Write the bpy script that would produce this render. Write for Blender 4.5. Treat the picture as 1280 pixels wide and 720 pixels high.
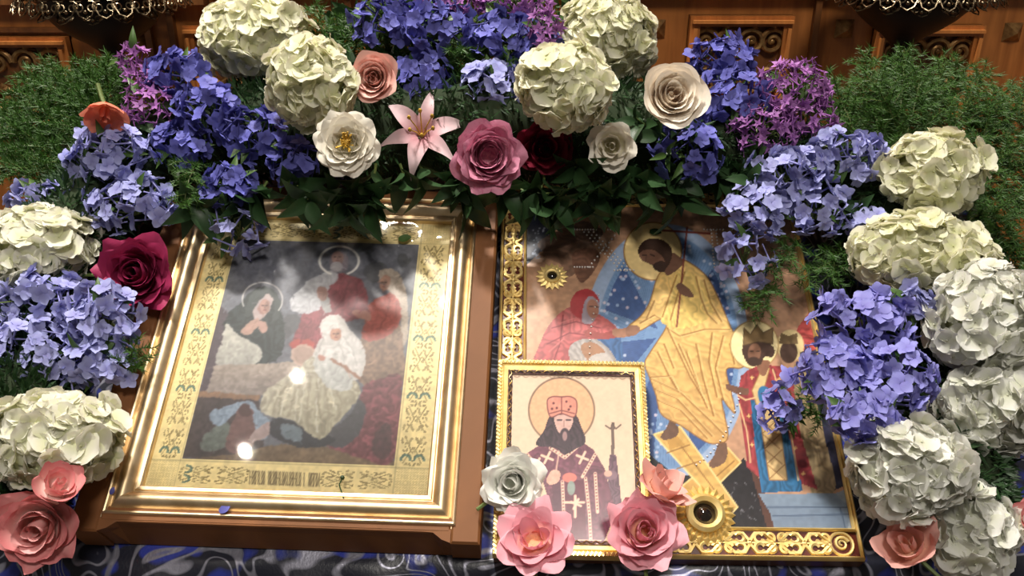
import bpy, math, random
import numpy as np
from mathutils import Vector, Matrix

random.seed(7); RNG = np.random.default_rng(7)
for o in list(bpy.data.objects): bpy.data.objects.remove(o)
SC = bpy.context.scene; COL = SC.collection
PI = math.pi
def sl(r, g=None, b=None):
    """sRGB 0-255 -> linear"""
    if g is None: r, g, b = r
    f = lambda c: (c/255/12.92) if c/255 <= .04045 else ((c/255+.055)/1.055)**2.4
    return (f(r), f(g), f(b))

# ------------------------------------------------------------------ camera
FPX = 1108.0; PITCH = math.radians(25); CAMZ = 1.55
cam = bpy.data.cameras.new('camera'); cam.sensor_width = 36; cam.lens = FPX/1280*36
cam.clip_start = .02
camo = bpy.data.objects.new('camera', cam); COL.objects.link(camo)
camo.location = (0, 0, CAMZ); camo.rotation_euler = (PI/2-PITCH, 0, 0)
SC.camera = camo
CAM = Vector((0, 0, CAMZ))
FW = Vector((0, math.cos(PITCH), -math.sin(PITCH))); UPV = Vector((0, math.sin(PITCH), math.cos(PITCH))); RT = Vector((1, 0, 0))
def ray(x, y): return FW + RT*((x-640)/FPX) - UPV*((y-360)/FPX)
TILT = math.radians(58)
SU = Vector((0, math.sin(TILT), math.cos(TILT)))          # up the slope of the lectern
SN = Vector((0, -math.cos(TILT), math.sin(TILT)))         # out of the slope
P0 = CAM + ray(640, 695)*.80
def S(u, v, n=0): return P0 + RT*u + SU*v + SN*n          # slope coordinates -> world
def at(x, y, n=0):                                        # point seen at x, y that lies n above the slope
    q = ray(x, y); k = ((P0+SN*n-CAM).dot(SN))/q.dot(SN); return CAM + q*k
def camvec(x, y, z): return (RT*x + UPV*y - FW*z).normalized()
def onwall(x, y, Y):
    q = ray(x, y); return CAM + q*(Y/q.y)

# ------------------------------------------------------------------ world, lamps, exposure
W = bpy.data.worlds.new('World'); SC.world = W; W.use_nodes = True
bg = W.node_tree.nodes['Background']; bg.inputs[0].default_value = (1.0, .93, .84, 1); bg.inputs[1].default_value = .10
SC.view_settings.view_transform = 'Standard'; SC.view_settings.look = 'None'
SC.view_settings.gamma = 1; SC.view_settings.use_curve_mapping = False
SC.view_settings.exposure = 0.2
def mirror(x, y, n, z):                                   # the ceiling point that the glass mirrors at x, y
    p = at(x, y, n); d = (p-CAM).normalized(); r = d - SN*(2*d.dot(SN)); return p + r*((z-p.z)/r.z)
def lamp(kind, name, loc, energy, col, **kw):
    l = bpy.data.lights.new(name, kind); l.energy = energy; l.color = col
    for k, v in kw.items(): setattr(l, k, v)
    o = bpy.data.objects.new(name, l); COL.objects.link(o); o.location = loc; return o
WARM = (1.0, .90, .76)
# the glass mirrors three bulbs and a broad ceiling lamp; the sheen on the cloth's front edge comes from one hung nearer the visitor
for (nm, x, y, e) in (('ceiling_bulb_middle_offscreen', 371, 469, 12), ('ceiling_bulb_left_offscreen', 306, 563, 12), ('ceiling_bulb_right_offscreen', 560, 378, 12)):
    lamp('POINT', nm, mirror(x, y, .042, 3.5), e, WARM, shadow_soft_size=.016)
lamp('AREA', 'ceiling_lamp_offscreen', mirror(510, 281, .042, 3.5), 76, (1, .95, .87), shape='RECTANGLE', size=.24, size_y=.12)
def aimed(o, target):
    o.rotation_euler = (Vector(target)-o.location).to_track_quat('-Z', 'Y').to_euler(); return o
aimed(lamp('AREA', 'hanging_lamp_front_offscreen', (.35, -.75, 3.7), 36, (1, .93, .84), shape='DISK', size=.6), (0, .8, 1.1))

# ------------------------------------------------------------------ materials
MATS = {}
def nt(name):
    m = bpy.data.materials.new(name); m.use_nodes = True
    t = m.node_tree; return m, t, t.nodes['Principled BSDF']
def setp(b, **k):
    for n, v in k.items():
        n = n.replace('_', ' ')
        if n in b.inputs: b.inputs[n].default_value = v
def mixc(t, fac, a, b, mode='MIX'):
    n = t.nodes.new('ShaderNodeMix'); n.data_type = 'RGBA'; n.blend_type = mode
    for sock, v in ((n.inputs[0], fac), (n.inputs[6], a), (n.inputs[7], b)):
        if hasattr(v, 'links') or hasattr(v, 'is_output'): t.links.new(v, sock)
        else: sock.default_value = v if isinstance(v, (int, float)) else (*v[:3], 1)
    return n.outputs[2]
def ramp(t, src, a, b):
    n = t.nodes.new('ShaderNodeMapRange'); n.inputs[1].default_value = a; n.inputs[2].default_value = b
    t.links.new(src, n.inputs[0]); return n.outputs[0]
def noise(t, scale, detail=2, coord='Object', stretch=None, dist=0):
    tc = t.nodes.new('ShaderNodeTexCoord'); n = t.nodes.new('ShaderNodeTexNoise')
    n.inputs['Scale'].default_value = scale; n.inputs['Detail'].default_value = detail; n.inputs['Distortion'].default_value = dist
    src = tc.outputs[coord]
    if stretch:
        mp = t.nodes.new('ShaderNodeMapping'); mp.inputs['Scale'].default_value = stretch; t.links.new(src, mp.inputs[0]); src = mp.outputs[0]
    t.links.new(src, n.inputs['Vector']); return n.outputs[0]
def bump(t, b, h, strength, dist=.002):
    n = t.nodes.new('ShaderNodeBump'); n.inputs['Strength'].default_value = strength; n.inputs['Distance'].default_value = dist
    t.links.new(h, n.inputs['Height']); t.links.new(n.outputs[0], b.inputs['Normal'])
def petal_mat(name, base, tip, var=.18, transl=.22, rough=.55, p0=.05, p1=.75, mottled=None):
    m, t, b = nt(name)
    uv = t.nodes.new('ShaderNodeUVMap'); sx = t.nodes.new('ShaderNodeSeparateXYZ'); t.links.new(uv.outputs[0], sx.inputs[0])
    c = mixc(t, ramp(t, sx.outputs[1], p0, p1), base, tip)
    if mottled:
        c = mixc(t, ramp(t, noise(t, 260, 2), .52, .7), c, mottled)
    oi = t.nodes.new('ShaderNodeObjectInfo')
    r = ramp(t, oi.outputs['Random'], 0, 1)
    mr = t.nodes.new('ShaderNodeMapRange'); mr.inputs[3].default_value = 1-var; mr.inputs[4].default_value = 1+var*.4; t.links.new(oi.outputs['Random'], mr.inputs[0])
    hv = t.nodes.new('ShaderNodeHueSaturation'); t.links.new(c, hv.inputs['Color']); t.links.new(mr.outputs[0], hv.inputs['Value'])
    c = hv.outputs[0]
    t.links.new(c, b.inputs['Base Color']); setp(b, Roughness=rough, Specular_IOR_Level=.25)
    bump(t, b, noise(t, 500, 2, stretch=(1, .2, 1)), .15, .001)
    tr = t.nodes.new('ShaderNodeBsdfTranslucent'); t.links.new(c, tr.inputs[0])
    mx = t.nodes.new('ShaderNodeMixShader'); mx.inputs[0].default_value = transl
    t.links.new(b.outputs[0], mx.inputs[1]); t.links.new(tr.outputs[0], mx.inputs[2])
    t.links.new(mx.outputs[0], t.nodes['Material Output'].inputs[0])
    return m
def leaf_mat(name, c1, c2, rough=.4, transl=.15):
    m, t, b = nt(name)
    oi = t.nodes.new('ShaderNodeObjectInfo')
    c = mixc(t, noise(t, 90, 3), c1, c2)
    c = mixc(t, ramp(t, oi.outputs['Random'], -.5, 2), c, c2)
    t.links.new(c, b.inputs['Base Color']); setp(b, Roughness=rough, Specular_IOR_Level=.4)
    tr = t.nodes.new('ShaderNodeBsdfTranslucent'); t.links.new(c, tr.inputs[0])
    mx = t.nodes.new('ShaderNodeMixShader'); mx.inputs[0].default_value = transl
    t.links.new(b.outputs[0], mx.inputs[1]); t.links.new(tr.outputs[0], mx.inputs[2])
    t.links.new(mx.outputs[0], t.nodes['Material Output'].inputs[0])
    return m
def wood_mat(name, c1, c2, stretch, rough=.4, scale=30, coat=.2):
    m, t, b = nt(name)
    n = noise(t, scale, 5, stretch=stretch, dist=.6)
    c = mixc(t, ramp(t, n, .35, .68), c1, c2)
    c = mixc(t, ramp(t, noise(t, 9, 3), .4, .8), c, tuple(x*.7 for x in c1))
    t.links.new(c, b.inputs['Base Color']); setp(b, Roughness=rough, Specular_IOR_Level=.3, Coat_Weight=coat, Coat_Roughness=.25)
    bump(t, b, n, .1, .001); return m
def metal_mat(name, c1, c2, rough=.3, metal=1.0, scale=60, bs=.1):
    m, t, b = nt(name)
    n = noise(t, scale, 4)
    c = mixc(t, ramp(t, n, .35, .7), c1, c2); t.links.new(c, b.inputs['Base Color'])
    setp(b, Metallic=metal, Roughness=rough); bump(t, b, n, bs, .001); return m
def paint_mat(name, metal=0.0, rough=.5, coat=0.0):
    m, t, b = nt(name)
    a = t.nodes.new('ShaderNodeAttribute'); a.attribute_name = 'Paint'
    t.links.new(a.outputs['Color'], b.inputs['Base Color']); setp(b, Roughness=rough, Metallic=metal, Coat_Weight=coat, Coat_Roughness=.12)
    bump(t, b, noise(t, 700, 2), .08, .0005); return m
M = MATS
M['gold'] = metal_mat('gold_leaf', sl(228, 206, 170), sl(204, 178, 138), .45)
M['goldbright'] = metal_mat('polished_gold', sl(240, 216, 150), sl(224, 190, 112), .5, .6)
M['wood'] = wood_mat('icon_case_wood', sl(136, 88, 50), sl(110, 68, 36), (1.5, 1, 1), .6, 14, 0)
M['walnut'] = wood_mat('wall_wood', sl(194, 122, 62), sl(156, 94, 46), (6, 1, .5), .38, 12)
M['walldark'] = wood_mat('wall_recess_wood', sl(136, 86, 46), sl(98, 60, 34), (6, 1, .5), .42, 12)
M['gilt'] = metal_mat('antique_gilt', sl(176, 136, 84), sl(110, 78, 46), .42, .6, 90, .3)
M['silver'] = metal_mat('tarnished_silver', sl(150, 134, 108), sl(58, 48, 38), .32, 1, 160, .4)
M['darkmetal'] = metal_mat('blackened_metal', sl(26, 21, 17), sl(16, 13, 11), .5, .3)
M['board'] = wood_mat('lectern_wood', sl(92, 56, 32), sl(70, 40, 22), (1, 10, 1))
M['moss'] = leaf_mat('moss', sl(26, 38, 20), sl(40, 54, 28), .9, 0)
M['leafdark'] = leaf_mat('leaf_dark', sl(28, 50, 26), sl(50, 78, 44), .45, .1)
M['leafmid'] = leaf_mat('leaf_mid', sl(52, 82, 38), sl(80, 108, 54))
M['fern'] = leaf_mat('fern_green', sl(36, 68, 20), sl(66, 104, 40), .5, .2)
M['stem'] = leaf_mat('stem_green', sl(86, 108, 58), sl(110, 126, 70))
M['fernstem'] = leaf_mat('fern_stem', sl(80, 100, 50), sl(96, 104, 60))
M['hyd'] = petal_mat('hydrangea_petal', sl(222, 224, 184), sl(240, 238, 224), .10, .38)
M['hydg'] = petal_mat('hydrangea_petal_greenish', sl(220, 222, 176), sl(240, 238, 216), .10, .38)
M['hydw'] = petal_mat('hydrangea_petal_white', sl(220, 222, 200), sl(240, 240, 234), .10, .38)
M['hydcore'] = leaf_mat('hydrangea_core', sl(180, 184, 136), sl(200, 202, 160), .8, 0)
M['blue_l'] = petal_mat('plumbago_pale', sl(150, 150, 208), sl(172, 176, 226), .22)
M['blue_b'] = petal_mat('plumbago_bright', sl(130, 126, 198), sl(152, 152, 220), .25)
M['blue_m'] = petal_mat('plumbago_blue', sl(92, 92, 166), sl(112, 114, 194), .25)
M['purple'] = petal_mat('pentas_purple', sl(150, 92, 162), sl(180, 124, 190), .3)
M['yellow'] = metal_mat('stamen_yellow', sl(206, 168, 60), sl(160, 120, 40), .7, 0)
M['cream'] = petal_mat('cream_rose', sl(244, 214, 188), sl(242, 232, 216), .06, .2, p0=.1, p1=.9)
M['creamw'] = petal_mat('ivory_flower', sl(232, 226, 180), sl(236, 230, 216), .08, .2)
M['white'] = petal_mat('white_rose', sl(228, 230, 214), sl(244, 244, 238), .06, .25)
M['peach'] = petal_mat('peach_rose', sl(246, 200, 168), sl(238, 190, 178), .12, .2)
M['pink'] = petal_mat('rose_pink', sl(236, 168, 184), sl(216, 144, 170), .14, .2, mottled=sl(204, 116, 148))
M['crimson'] = petal_mat('crimson_rose', sl(110, 22, 50), sl(156, 44, 86), .2, .18)
M['darkred'] = petal_mat('dark_red_rose', sl(92, 12, 30), sl(122, 22, 46), .2, .12)
M['coral'] = petal_mat('coral_rose', sl(244, 210, 202), sl(226, 136, 138), .1, .2, p0=.35, p1=.95)
M['coralin'] = petal_mat('coral_rose_heart', sl(236, 196, 180), sl(238, 174, 172), .1, .2)
M['pinkopen'] = petal_mat('pink_rose', sl(240, 172, 128), sl(238, 172, 184), .08, .2, p0=.1, p1=.6)
M['salmon'] = petal_mat('salmon_rose', sl(244, 198, 166), sl(238, 180, 170), .10, .2)
M['orange'] = petal_mat('orange_flower', sl(230, 146, 108), sl(232, 140, 114), .15, .25)
M['lily'] = petal_mat('lily_petal', sl(196, 134, 144), sl(224, 196, 200), .10, .2)
M['glassy'] = None

# ------------------------------------------------------------------ mesh helpers
def mesh_from(name, V, F, mat=None, uv=None, smooth=True, sharp=None):
    me = bpy.data.meshes.new(name)
    me.from_pydata([tuple(v) for v in V], [], F)
    if uv is not None:
        l = me.uv_layers.new(name='UVMap')
        idx = np.empty(len(me.loops), dtype=np.int32); me.loops.foreach_get('vertex_index', idx)
        l.data.foreach_set('uv', np.asarray(uv, dtype=np.float32)[idx].ravel())
    if smooth:
        me.polygons.foreach_set('use_smooth', [True]*len(me.polygons))
        if sharp: me.set_sharp_from_angle(angle=math.radians(sharp))
    if mat: me.materials.append(mat)
    me.update(); return me
def link(name, data, parent=None, mw=None):
    o = bpy.data.objects.new(name, data); COL.objects.link(o)
    if parent: o.parent = parent
    if mw is not None: o.matrix_local = mw
    return o
def tag(o, label, cat, group=None):
    o['label'] = label; o['category'] = cat
    if group: o['group'] = group
    return o
def thing(name, label, cat, mw, group=None):
    o = link(name, None, None, mw); o.empty_display_size = .02; return tag(o, label, cat, group)
def struct(o): o['kind'] = 'structure'; return o
class MB:
    def __init__(s): s.V = []; s.F = []; s.T = []
    def add(s, V, F, uv=None):
        k = len(s.V); s.V += [Vector(v) for v in V]; s.F += [tuple(i+k for i in f) for f in F]
        s.T += list(uv) if uv is not None else [(0, 0)]*len(V); return s
    def box(s, c, d, M_=None):
        V = [Vector((c[0]+sx*d[0]/2, c[1]+sy*d[1]/2, c[2]+sz*d[2]/2)) for sx in (-1, 1) for sy in (-1, 1) for sz in (-1, 1)]
        if M_: V = [M_ @ v for v in V]
        return s.add(V, [(0, 1, 3, 2), (4, 6, 7, 5), (0, 4, 5, 1), (2, 3, 7, 6), (0, 2, 6, 4), (1, 5, 7, 3)])
    def tube(s, pts, rad, n=6, cap=True):
        pts = [Vector(p) for p in pts]; k = len(pts)
        if not hasattr(rad, '__len__'): rad = [rad]*k
        V = []; F = []
        t0 = (pts[1]-pts[0]).normalized(); a = t0.orthogonal().normalized()
        for i, p in enumerate(pts):
            t = (pts[min(i+1, k-1)]-pts[max(i-1, 0)]).normalized()
            a = (a - t*a.dot(t)).normalized(); b = t.cross(a)
            V += [p + (a*math.cos(2*PI*j/n)+b*math.sin(2*PI*j/n))*rad[i] for j in range(n)]
        for i in range(k-1):
            for j in range(n):
                j2 = (j+1) % n; F.append((i*n+j, i*n+j2, (i+1)*n+j2, (i+1)*n+j))
        if cap: F += [tuple(range(n-1, -1, -1)), tuple((k-1)*n+j for j in range(n))]
        return s.add(V, F)
    def lathe(s, prof, n=24, M_=None):
        V = []; F = []
        for (r, z) in prof: V += [Vector((r*math.cos(2*PI*j/n), r*math.sin(2*PI*j/n), z)) for j in range(n)]
        for i in range(len(prof)-1):
            for j in range(n):
                j2 = (j+1) % n; F.append((i*n+j, i*n+j2, (i+1)*n+j2, (i+1)*n+j))
        if M_: V = [M_ @ v for v in V]
        return s.add(V, F)
    def sphere(s, c, r, nu=10, nv=6, sc=(1, 1, 1)):
        prof = [(max(1e-5, r*math.sin(PI*i/nv)), -r*math.cos(PI*i/nv)) for i in range(nv+1)]
        return s.lathe(prof, nu, Matrix.Translation(c) @ Matrix.Diagonal((*sc, 1)))
    def grid(s, fn, nu, nv):
        V = []; T = []; F = []
        for i in range(nu+1):
            for j in range(nv+1): V.append(fn(i/nu, j/nv)); T.append((j/nv, i/nu))
        for i in range(nu):
            for j in range(nv): a = i*(nv+1)+j; F.append((a, a+1, a+nv+2, a+nv+1))
        return s.add(V, F, T)
    def mesh(s, name, mat, smooth=True, sharp=40): return mesh_from(name, s.V, s.F, mat, s.T, smooth, sharp)
def frame_z(pos, z, spin=0.0, ref=UPV):
    z = Vector(z).normalized(); x = Vector(ref).cross(z)
    if x.length < 1e-3: x = RT.cross(z)
    x.normalize(); y = z.cross(x)
    m = Matrix((x, y, z)).transposed().to_4x4()
    return Matrix.Translation(pos) @ m @ Matrix.Rotation(spin, 4, 'Z')
def slope_mat(u, v, n, rot=0.0):
    m = Matrix((RT, SU, SN)).transposed().to_4x4()
    return Matrix.Translation(S(u, v, n)) @ m @ Matrix.Rotation(rot, 4, 'Z')
# ------------------------------------------------------------------ floor and carved wall
mb = MB(); mb.box((0, 0, -.02), (5, 5, .04))
mf, t_, b_ = nt('stone_floor'); t_.links.new(mixc(t_, noise(t_, 3, 4), sl(110, 92, 76), sl(84, 70, 58)), b_.inputs['Base Color']); setp(b_, Roughness=.5)
struct(link('floor', mb.mesh('floor', mf, False)))
WY = 1.46
mb = MB(); mb.box((0, WY+.04, 1.5), (5, .08, 3.0))
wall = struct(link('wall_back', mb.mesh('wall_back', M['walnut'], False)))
def wpx(x, y): p = onwall(x, y, WY); return p.x, p.z
def spiral(cx, cz, r, turns, d, a0, n=22):
    return [(cx+d*r*(1-.85*i/n)*math.cos(a0+turns*2*PI*i/n), -.004-.004*math.sin(PI*i/n), cz+r*(1-.85*i/n)*math.sin(a0+turns*2*PI*i/n)) for i in range(n+1)]
def wall_panel(x0, x1, ytop, h):
    X0, Zt = wpx(x0, ytop); X1, _ = wpx(x1, ytop); w = X1-X0; cx = (X0+X1)/2; cz = Zt-h/2
    pm = MB(); pm.box((cx, WY-.002, cz), (w, .006, h))
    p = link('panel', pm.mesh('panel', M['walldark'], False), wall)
    fm = MB()
    for (px, pz, sx, sz) in ((cx, Zt-.008, w, .016), (cx, Zt-h+.008, w, .016)):
        fm.box((px, WY-.010, pz), (sx, .02, sz)); fm.box((px, WY-.014, pz), (sx-.006, .028, .005))
    for sgn in (-1, 1):
        fm.box((cx+sgn*(w/2-.008), WY-.010, cz), (.016, .02, h-.032)); fm.box((cx+sgn*(w/2-.008), WY-.014, cz), (.005, .028, h-.036))
    link('panel_moulding', fm.mesh('panel_moulding', M['walnut'], False), p)
    for sx in (-1, 1):
        for (zz, rr) in ((Zt-h*.27, h*.15), (Zt-h*.70, h*.17)):
            for q in range(2):
                cm = MB()
                px = cx+sx*w*(.12+.2*q)
                cm.tube([(a, WY-.006+b, c) for (a, b, c) in spiral(px, zz, rr*.95, 1.6, sx*(1 if q else -1), .5*q)], [.0048*(1-.5*i/22) for i in range(23)], 6)
                cm.tube([(px-sx*w*.06, WY-.006, zz+rr*.7), (px+sx*w*.01, WY-.012, zz+rr*1.05), (px+sx*w*.08, WY-.006, zz+rr*.8)], [.001, .005, .001], 6)
                cm.sphere((px, WY-.008, zz), .006, 8, 5)
                link('carving', cm.mesh('carving', M['gilt']), p)
for (a, b, y, h) in ((-62, 88, 44, .15), (232, 362, 30, .15), (455, 585, 30, .15), (640, 770, 24, .15), (861, 990, 18, .15), (1092, 1226, 30, .15), (1300, 1420, 30, .15)):
    wall_panel(a, b, y, h)
def wall_bar(name, x0, x1, z0, z1, d, mat):
    m = MB(); m.box(((x0+x1)/2, WY-d/2, (z0+z1)/2), (x1-x0, d, z1-z0)); return link(name, m.mesh(name, mat, False), wall)
for x in (186, 216, 438, 600, 1018):                       # narrow upright battens
    X, _ = wpx(x, 30); wall_bar('batten', X-.005, X+.005, .9, 1.75, .012, M['walldark'])
for (a, b, y) in ((-200, 262, 3), (262, 1420, -14)):       # ledge above the panels
    X0, Z = wpx(a, y); X1, _ = wpx(b, y); wall_bar('ledge', X0, X1, Z, Z+.03, .03, M['walldark'])
X0, Z = wpx(-200, 39); X1, _ = wpx(92, 39); wall_bar('ledge', X0, X1, Z, Z+.007, .012, M['walldark'])
st = MB(); h_ = .0145
st.add([(-h_, 0, -h_), (h_, 0, -h_), (h_, 0, h_), (-h_, 0, h_), (0, -.016, 0)], [(0, 1, 4), (1, 2, 4), (2, 3, 4), (3, 0, 4)])
stm = st.mesh('stud', M['gilt'], False)
for (x, y) in ((170, 47), (408, 42), (820, 36), (1055, 36), (1265, 40)):
    X, Z = wpx(x, y); link('stud', stm, wall, Matrix.Translation((X, WY-.001, Z)))

# ------------------------------------------------------------------ silver candle stands
def candle_stand(px, y_rim, R, label):
    Y = 1.29; p = onwall(px, y_rim, Y); z0 = p.z
    t = thing('candle_stand', label, 'candle stand', Matrix.Translation((p.x, Y, 0)), 'silver candle stands')
    m = MB(); m.lathe([(.001, 0), (.13, 0), (.13, .02), (.10, .04), (.05, .06), (.02, .10), (.016, .2)], 32)
    link('base', m.mesh('base', M['darkmetal']), t)
    m = MB(); m.lathe([(.014, .18), (.014, .60), (.024, .64), (.028, .67), (.022, .70), (.014, .73), (.013, z0-.13), (.020, z0-.115), (.022, z0-.10), (.014, z0-.085), (.014, z0-.07)], 24)
    link('pole', m.mesh('pole', M['darkmetal']), t)
    m = MB(); m.lathe([(.014, z0-.080), (.019, z0-.072), (.030, z0-.062), (.046, z0-.052), (.064, z0-.038), (R*.74, z0-.018), (R*.80, z0+.004), (R*.96, z0+.012), (R, z0+.018), (R*.96, z0+.024), (R*.5, z0+.014), (.001, z0+.012)], 40)
    link('bowl', m.mesh('bowl', M['darkmetal']), t)
    # openwork gallery: scroll pieces hung round the rim
    g = MB()
    def sc(cx, cz, r, d, a0): return [(cx+d*r*(1-.8*i/14)*math.cos(a0+1.4*2*PI*i/14), 0, cz+r*(1-.8*i/14)*math.sin(a0+1.4*2*PI*i/14)) for i in range(15)]
    g.tube(sc(-.0095, -.006, .0105, 1, 1.2), .0014, 5); g.tube(sc(.0095, -.006, .0105, -1, 1.2), .0014, 5)
    g.tube(sc(-.006, .014, .0075, -1, 4.0), .0012, 5); g.tube(sc(.006, .014, .0075, 1, 4.0), .0012, 5)
    g.tube([(-.016, 0, -.002), (-.010, -.002, -.020), (0, -.003, -.026), (.010, -.002, -.020), (.016, 0, -.002)], .0014, 5)
    g.sphere((0, -.002, -.014), .0035, 8, 5); g.sphere((0, -.003, .024), .003, 8, 5)
    gm = g.mesh('scroll', M['silver'])
    n = 30
    for k in range(n):
        a = 2*PI*k/n
        link('scroll', gm, t, Matrix.Rotation(a, 4, 'Z') @ Matrix.Translation((0, -R*1.0, z0+.004)) @ Matrix.Rotation(math.radians(-22), 4, 'X') @ Matrix.Scale(.78, 4))
    for k in range(14):
        a = 2*PI*(k+.5)/14
        link('scroll', gm, t, Matrix.Rotation(a, 4, 'Z') @ Matrix.Translation((0, -R*.74, z0-.014)) @ Matrix.Rotation(math.radians(-50), 4, 'X') @ Matrix.Scale(.7, 4))
    c = MB(); c.lathe([(.001, 0), (.006, 0), (.010, .012), (.007, .014), (.006, .004), (.001, .004)], 12)
    cm = c.mesh('candle_cup', M['silver'])
    for k in range(10):
        a = 2*PI*k/10; link('candle_cup', cm, t, Matrix.Translation((R*.78*math.cos(a), R*.78*math.sin(a), z0+.018)))
candle_stand(128, -4, .108, 'tarnished silver candle stand with dark bowl behind the fern and lilac florets')
candle_stand(1140, -14, .112, 'tarnished silver candle stand with dark bowl behind the largest bank of fern')

# ------------------------------------------------------------------ lectern and its cloth
VT = .50; HW = .53
lec = thing('lectern', 'sloped wooden lectern under the blue and silver brocade cloth', 'lectern', Matrix.Translation((0, P0.y+.2, 0)))
def lpart(name, m): m.V = [v-Vector((0, P0.y+.2, 0)) for v in m.V]; return link(name, m.mesh(name, M['board'], False), lec)
m = MB(); m.add([S(u, v, n) for u in (-HW, HW) for v in (0.0, VT) for n in (-.030, -.004)], [(0, 1, 3, 2), (4, 6, 7, 5), (0, 4, 5, 1), (2, 3, 7, 6), (0, 2, 6, 4), (1, 5, 7, 3)])
lpart('top_board', m)
for u in (-HW+.05, HW-.05):
    for v in (.04, VT-.04):
        p = S(u, v, -.03); m = MB(); m.box((p.x, p.y, p.z/2-.01), (.05, .05, p.z-.02)); lpart('leg', m)
mc, t_, b_ = nt('brocade_cloth')
uvn = t_.nodes.new('ShaderNodeUVMap')
def tex(kind, scale, **kw):
    n = t_.nodes.new(kind); n.inputs['Scale'].default_value = scale
    for k, v in kw.items(): n.inputs[k].default_value = v
    t_.links.new(uvn.outputs[0], n.inputs['Vector']); return n
wv = tex('ShaderNodeTexNoise', 13, Detail=1, Distortion=1.6); nb = tex('ShaderNodeTexNoise', 30, Detail=1)
m1 = t_.nodes.new('ShaderNodeMath'); m1.operation = 'PINGPONG'; m1.inputs[1].default_value = .055; t_.links.new(wv.outputs[0], m1.inputs[0])
silv = ramp(t_, m1.outputs[0], .036, .050)
blu = ramp(t_, nb.outputs[0], .56, .62)
c = mixc(t_, blu, sl(22, 24, 40), sl(40, 54, 150)); c = mixc(t_, silv, c, sl(150, 150, 164))
t_.links.new(c, b_.inputs['Base Color']); setp(b_, Roughness=.38, Sheen_Weight=.2)
mm = t_.nodes.new('ShaderNodeMath'); mm.operation = 'MULTIPLY'; mm.inputs[1].default_value = .7; t_.links.new(silv, mm.inputs[0]); t_.links.new(mm.outputs[0], b_.inputs['Metallic'])
bump(t_, b_, tex('ShaderNodeTexNoise', 300).outputs[0], .25, .001)
path = []                                                   # profile of the cloth in the y-z plane
for i in range(15): path.append(S(0, VT-(VT+.0)*i/14, -.001))
e = S(0, 0, 0)
for i in range(1, 9):
    a = i/8*(PI/2-math.radians(0))*1.0
    ang = math.radians(32)+ (PI/2-math.radians(32))*i/8     # direction turning from slope to straight down
    e = e + Vector((0, -math.cos(ang), -math.sin(ang)))*.0042; path.append(e.copy())
for i in range(1, 9): path.append(e + Vector((0, 0, -.045*i)))
b0 = S(0, VT, 0); path = [b0+Vector((0, .026, -.25)), b0+Vector((0, .025, -.03)), b0+Vector((0, .012, -.004))] + path
lens = [0]
for i in range(1, len(path)): lens.append(lens[-1]+(path[i]-path[i-1]).length)
V = []; T = []; F = []; NU = 160
for i, p in enumerate(path):
    for j in range(NU+1):
        u = -HW-.02+(2*HW+.04)*j/NU
        fold = .0; q = Vector((u, p.y, p.z)); k = max(0, i-18)
        if k: q.y += (-.003*math.sin(u*38+1)-.002*math.sin(u*91))*min(1, k/5) - .001*k
        q.z += .0012*math.sin(u*55)*math.sin(i*.9) if 4 < i < 25 else 0
        V.append(q); T.append((u, lens[i]))
for i in range(len(path)-1):
    for j in range(NU): a = i*(NU+1)+j; F.append((a, a+NU+1, a+NU+2, a+1))
tag(link('altar_cloth', mesh_from('altar_cloth', V, F, mc, T)), 'dark navy cloth with silver and royal blue brocade draped over the lectern edge', 'cloth')
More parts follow.
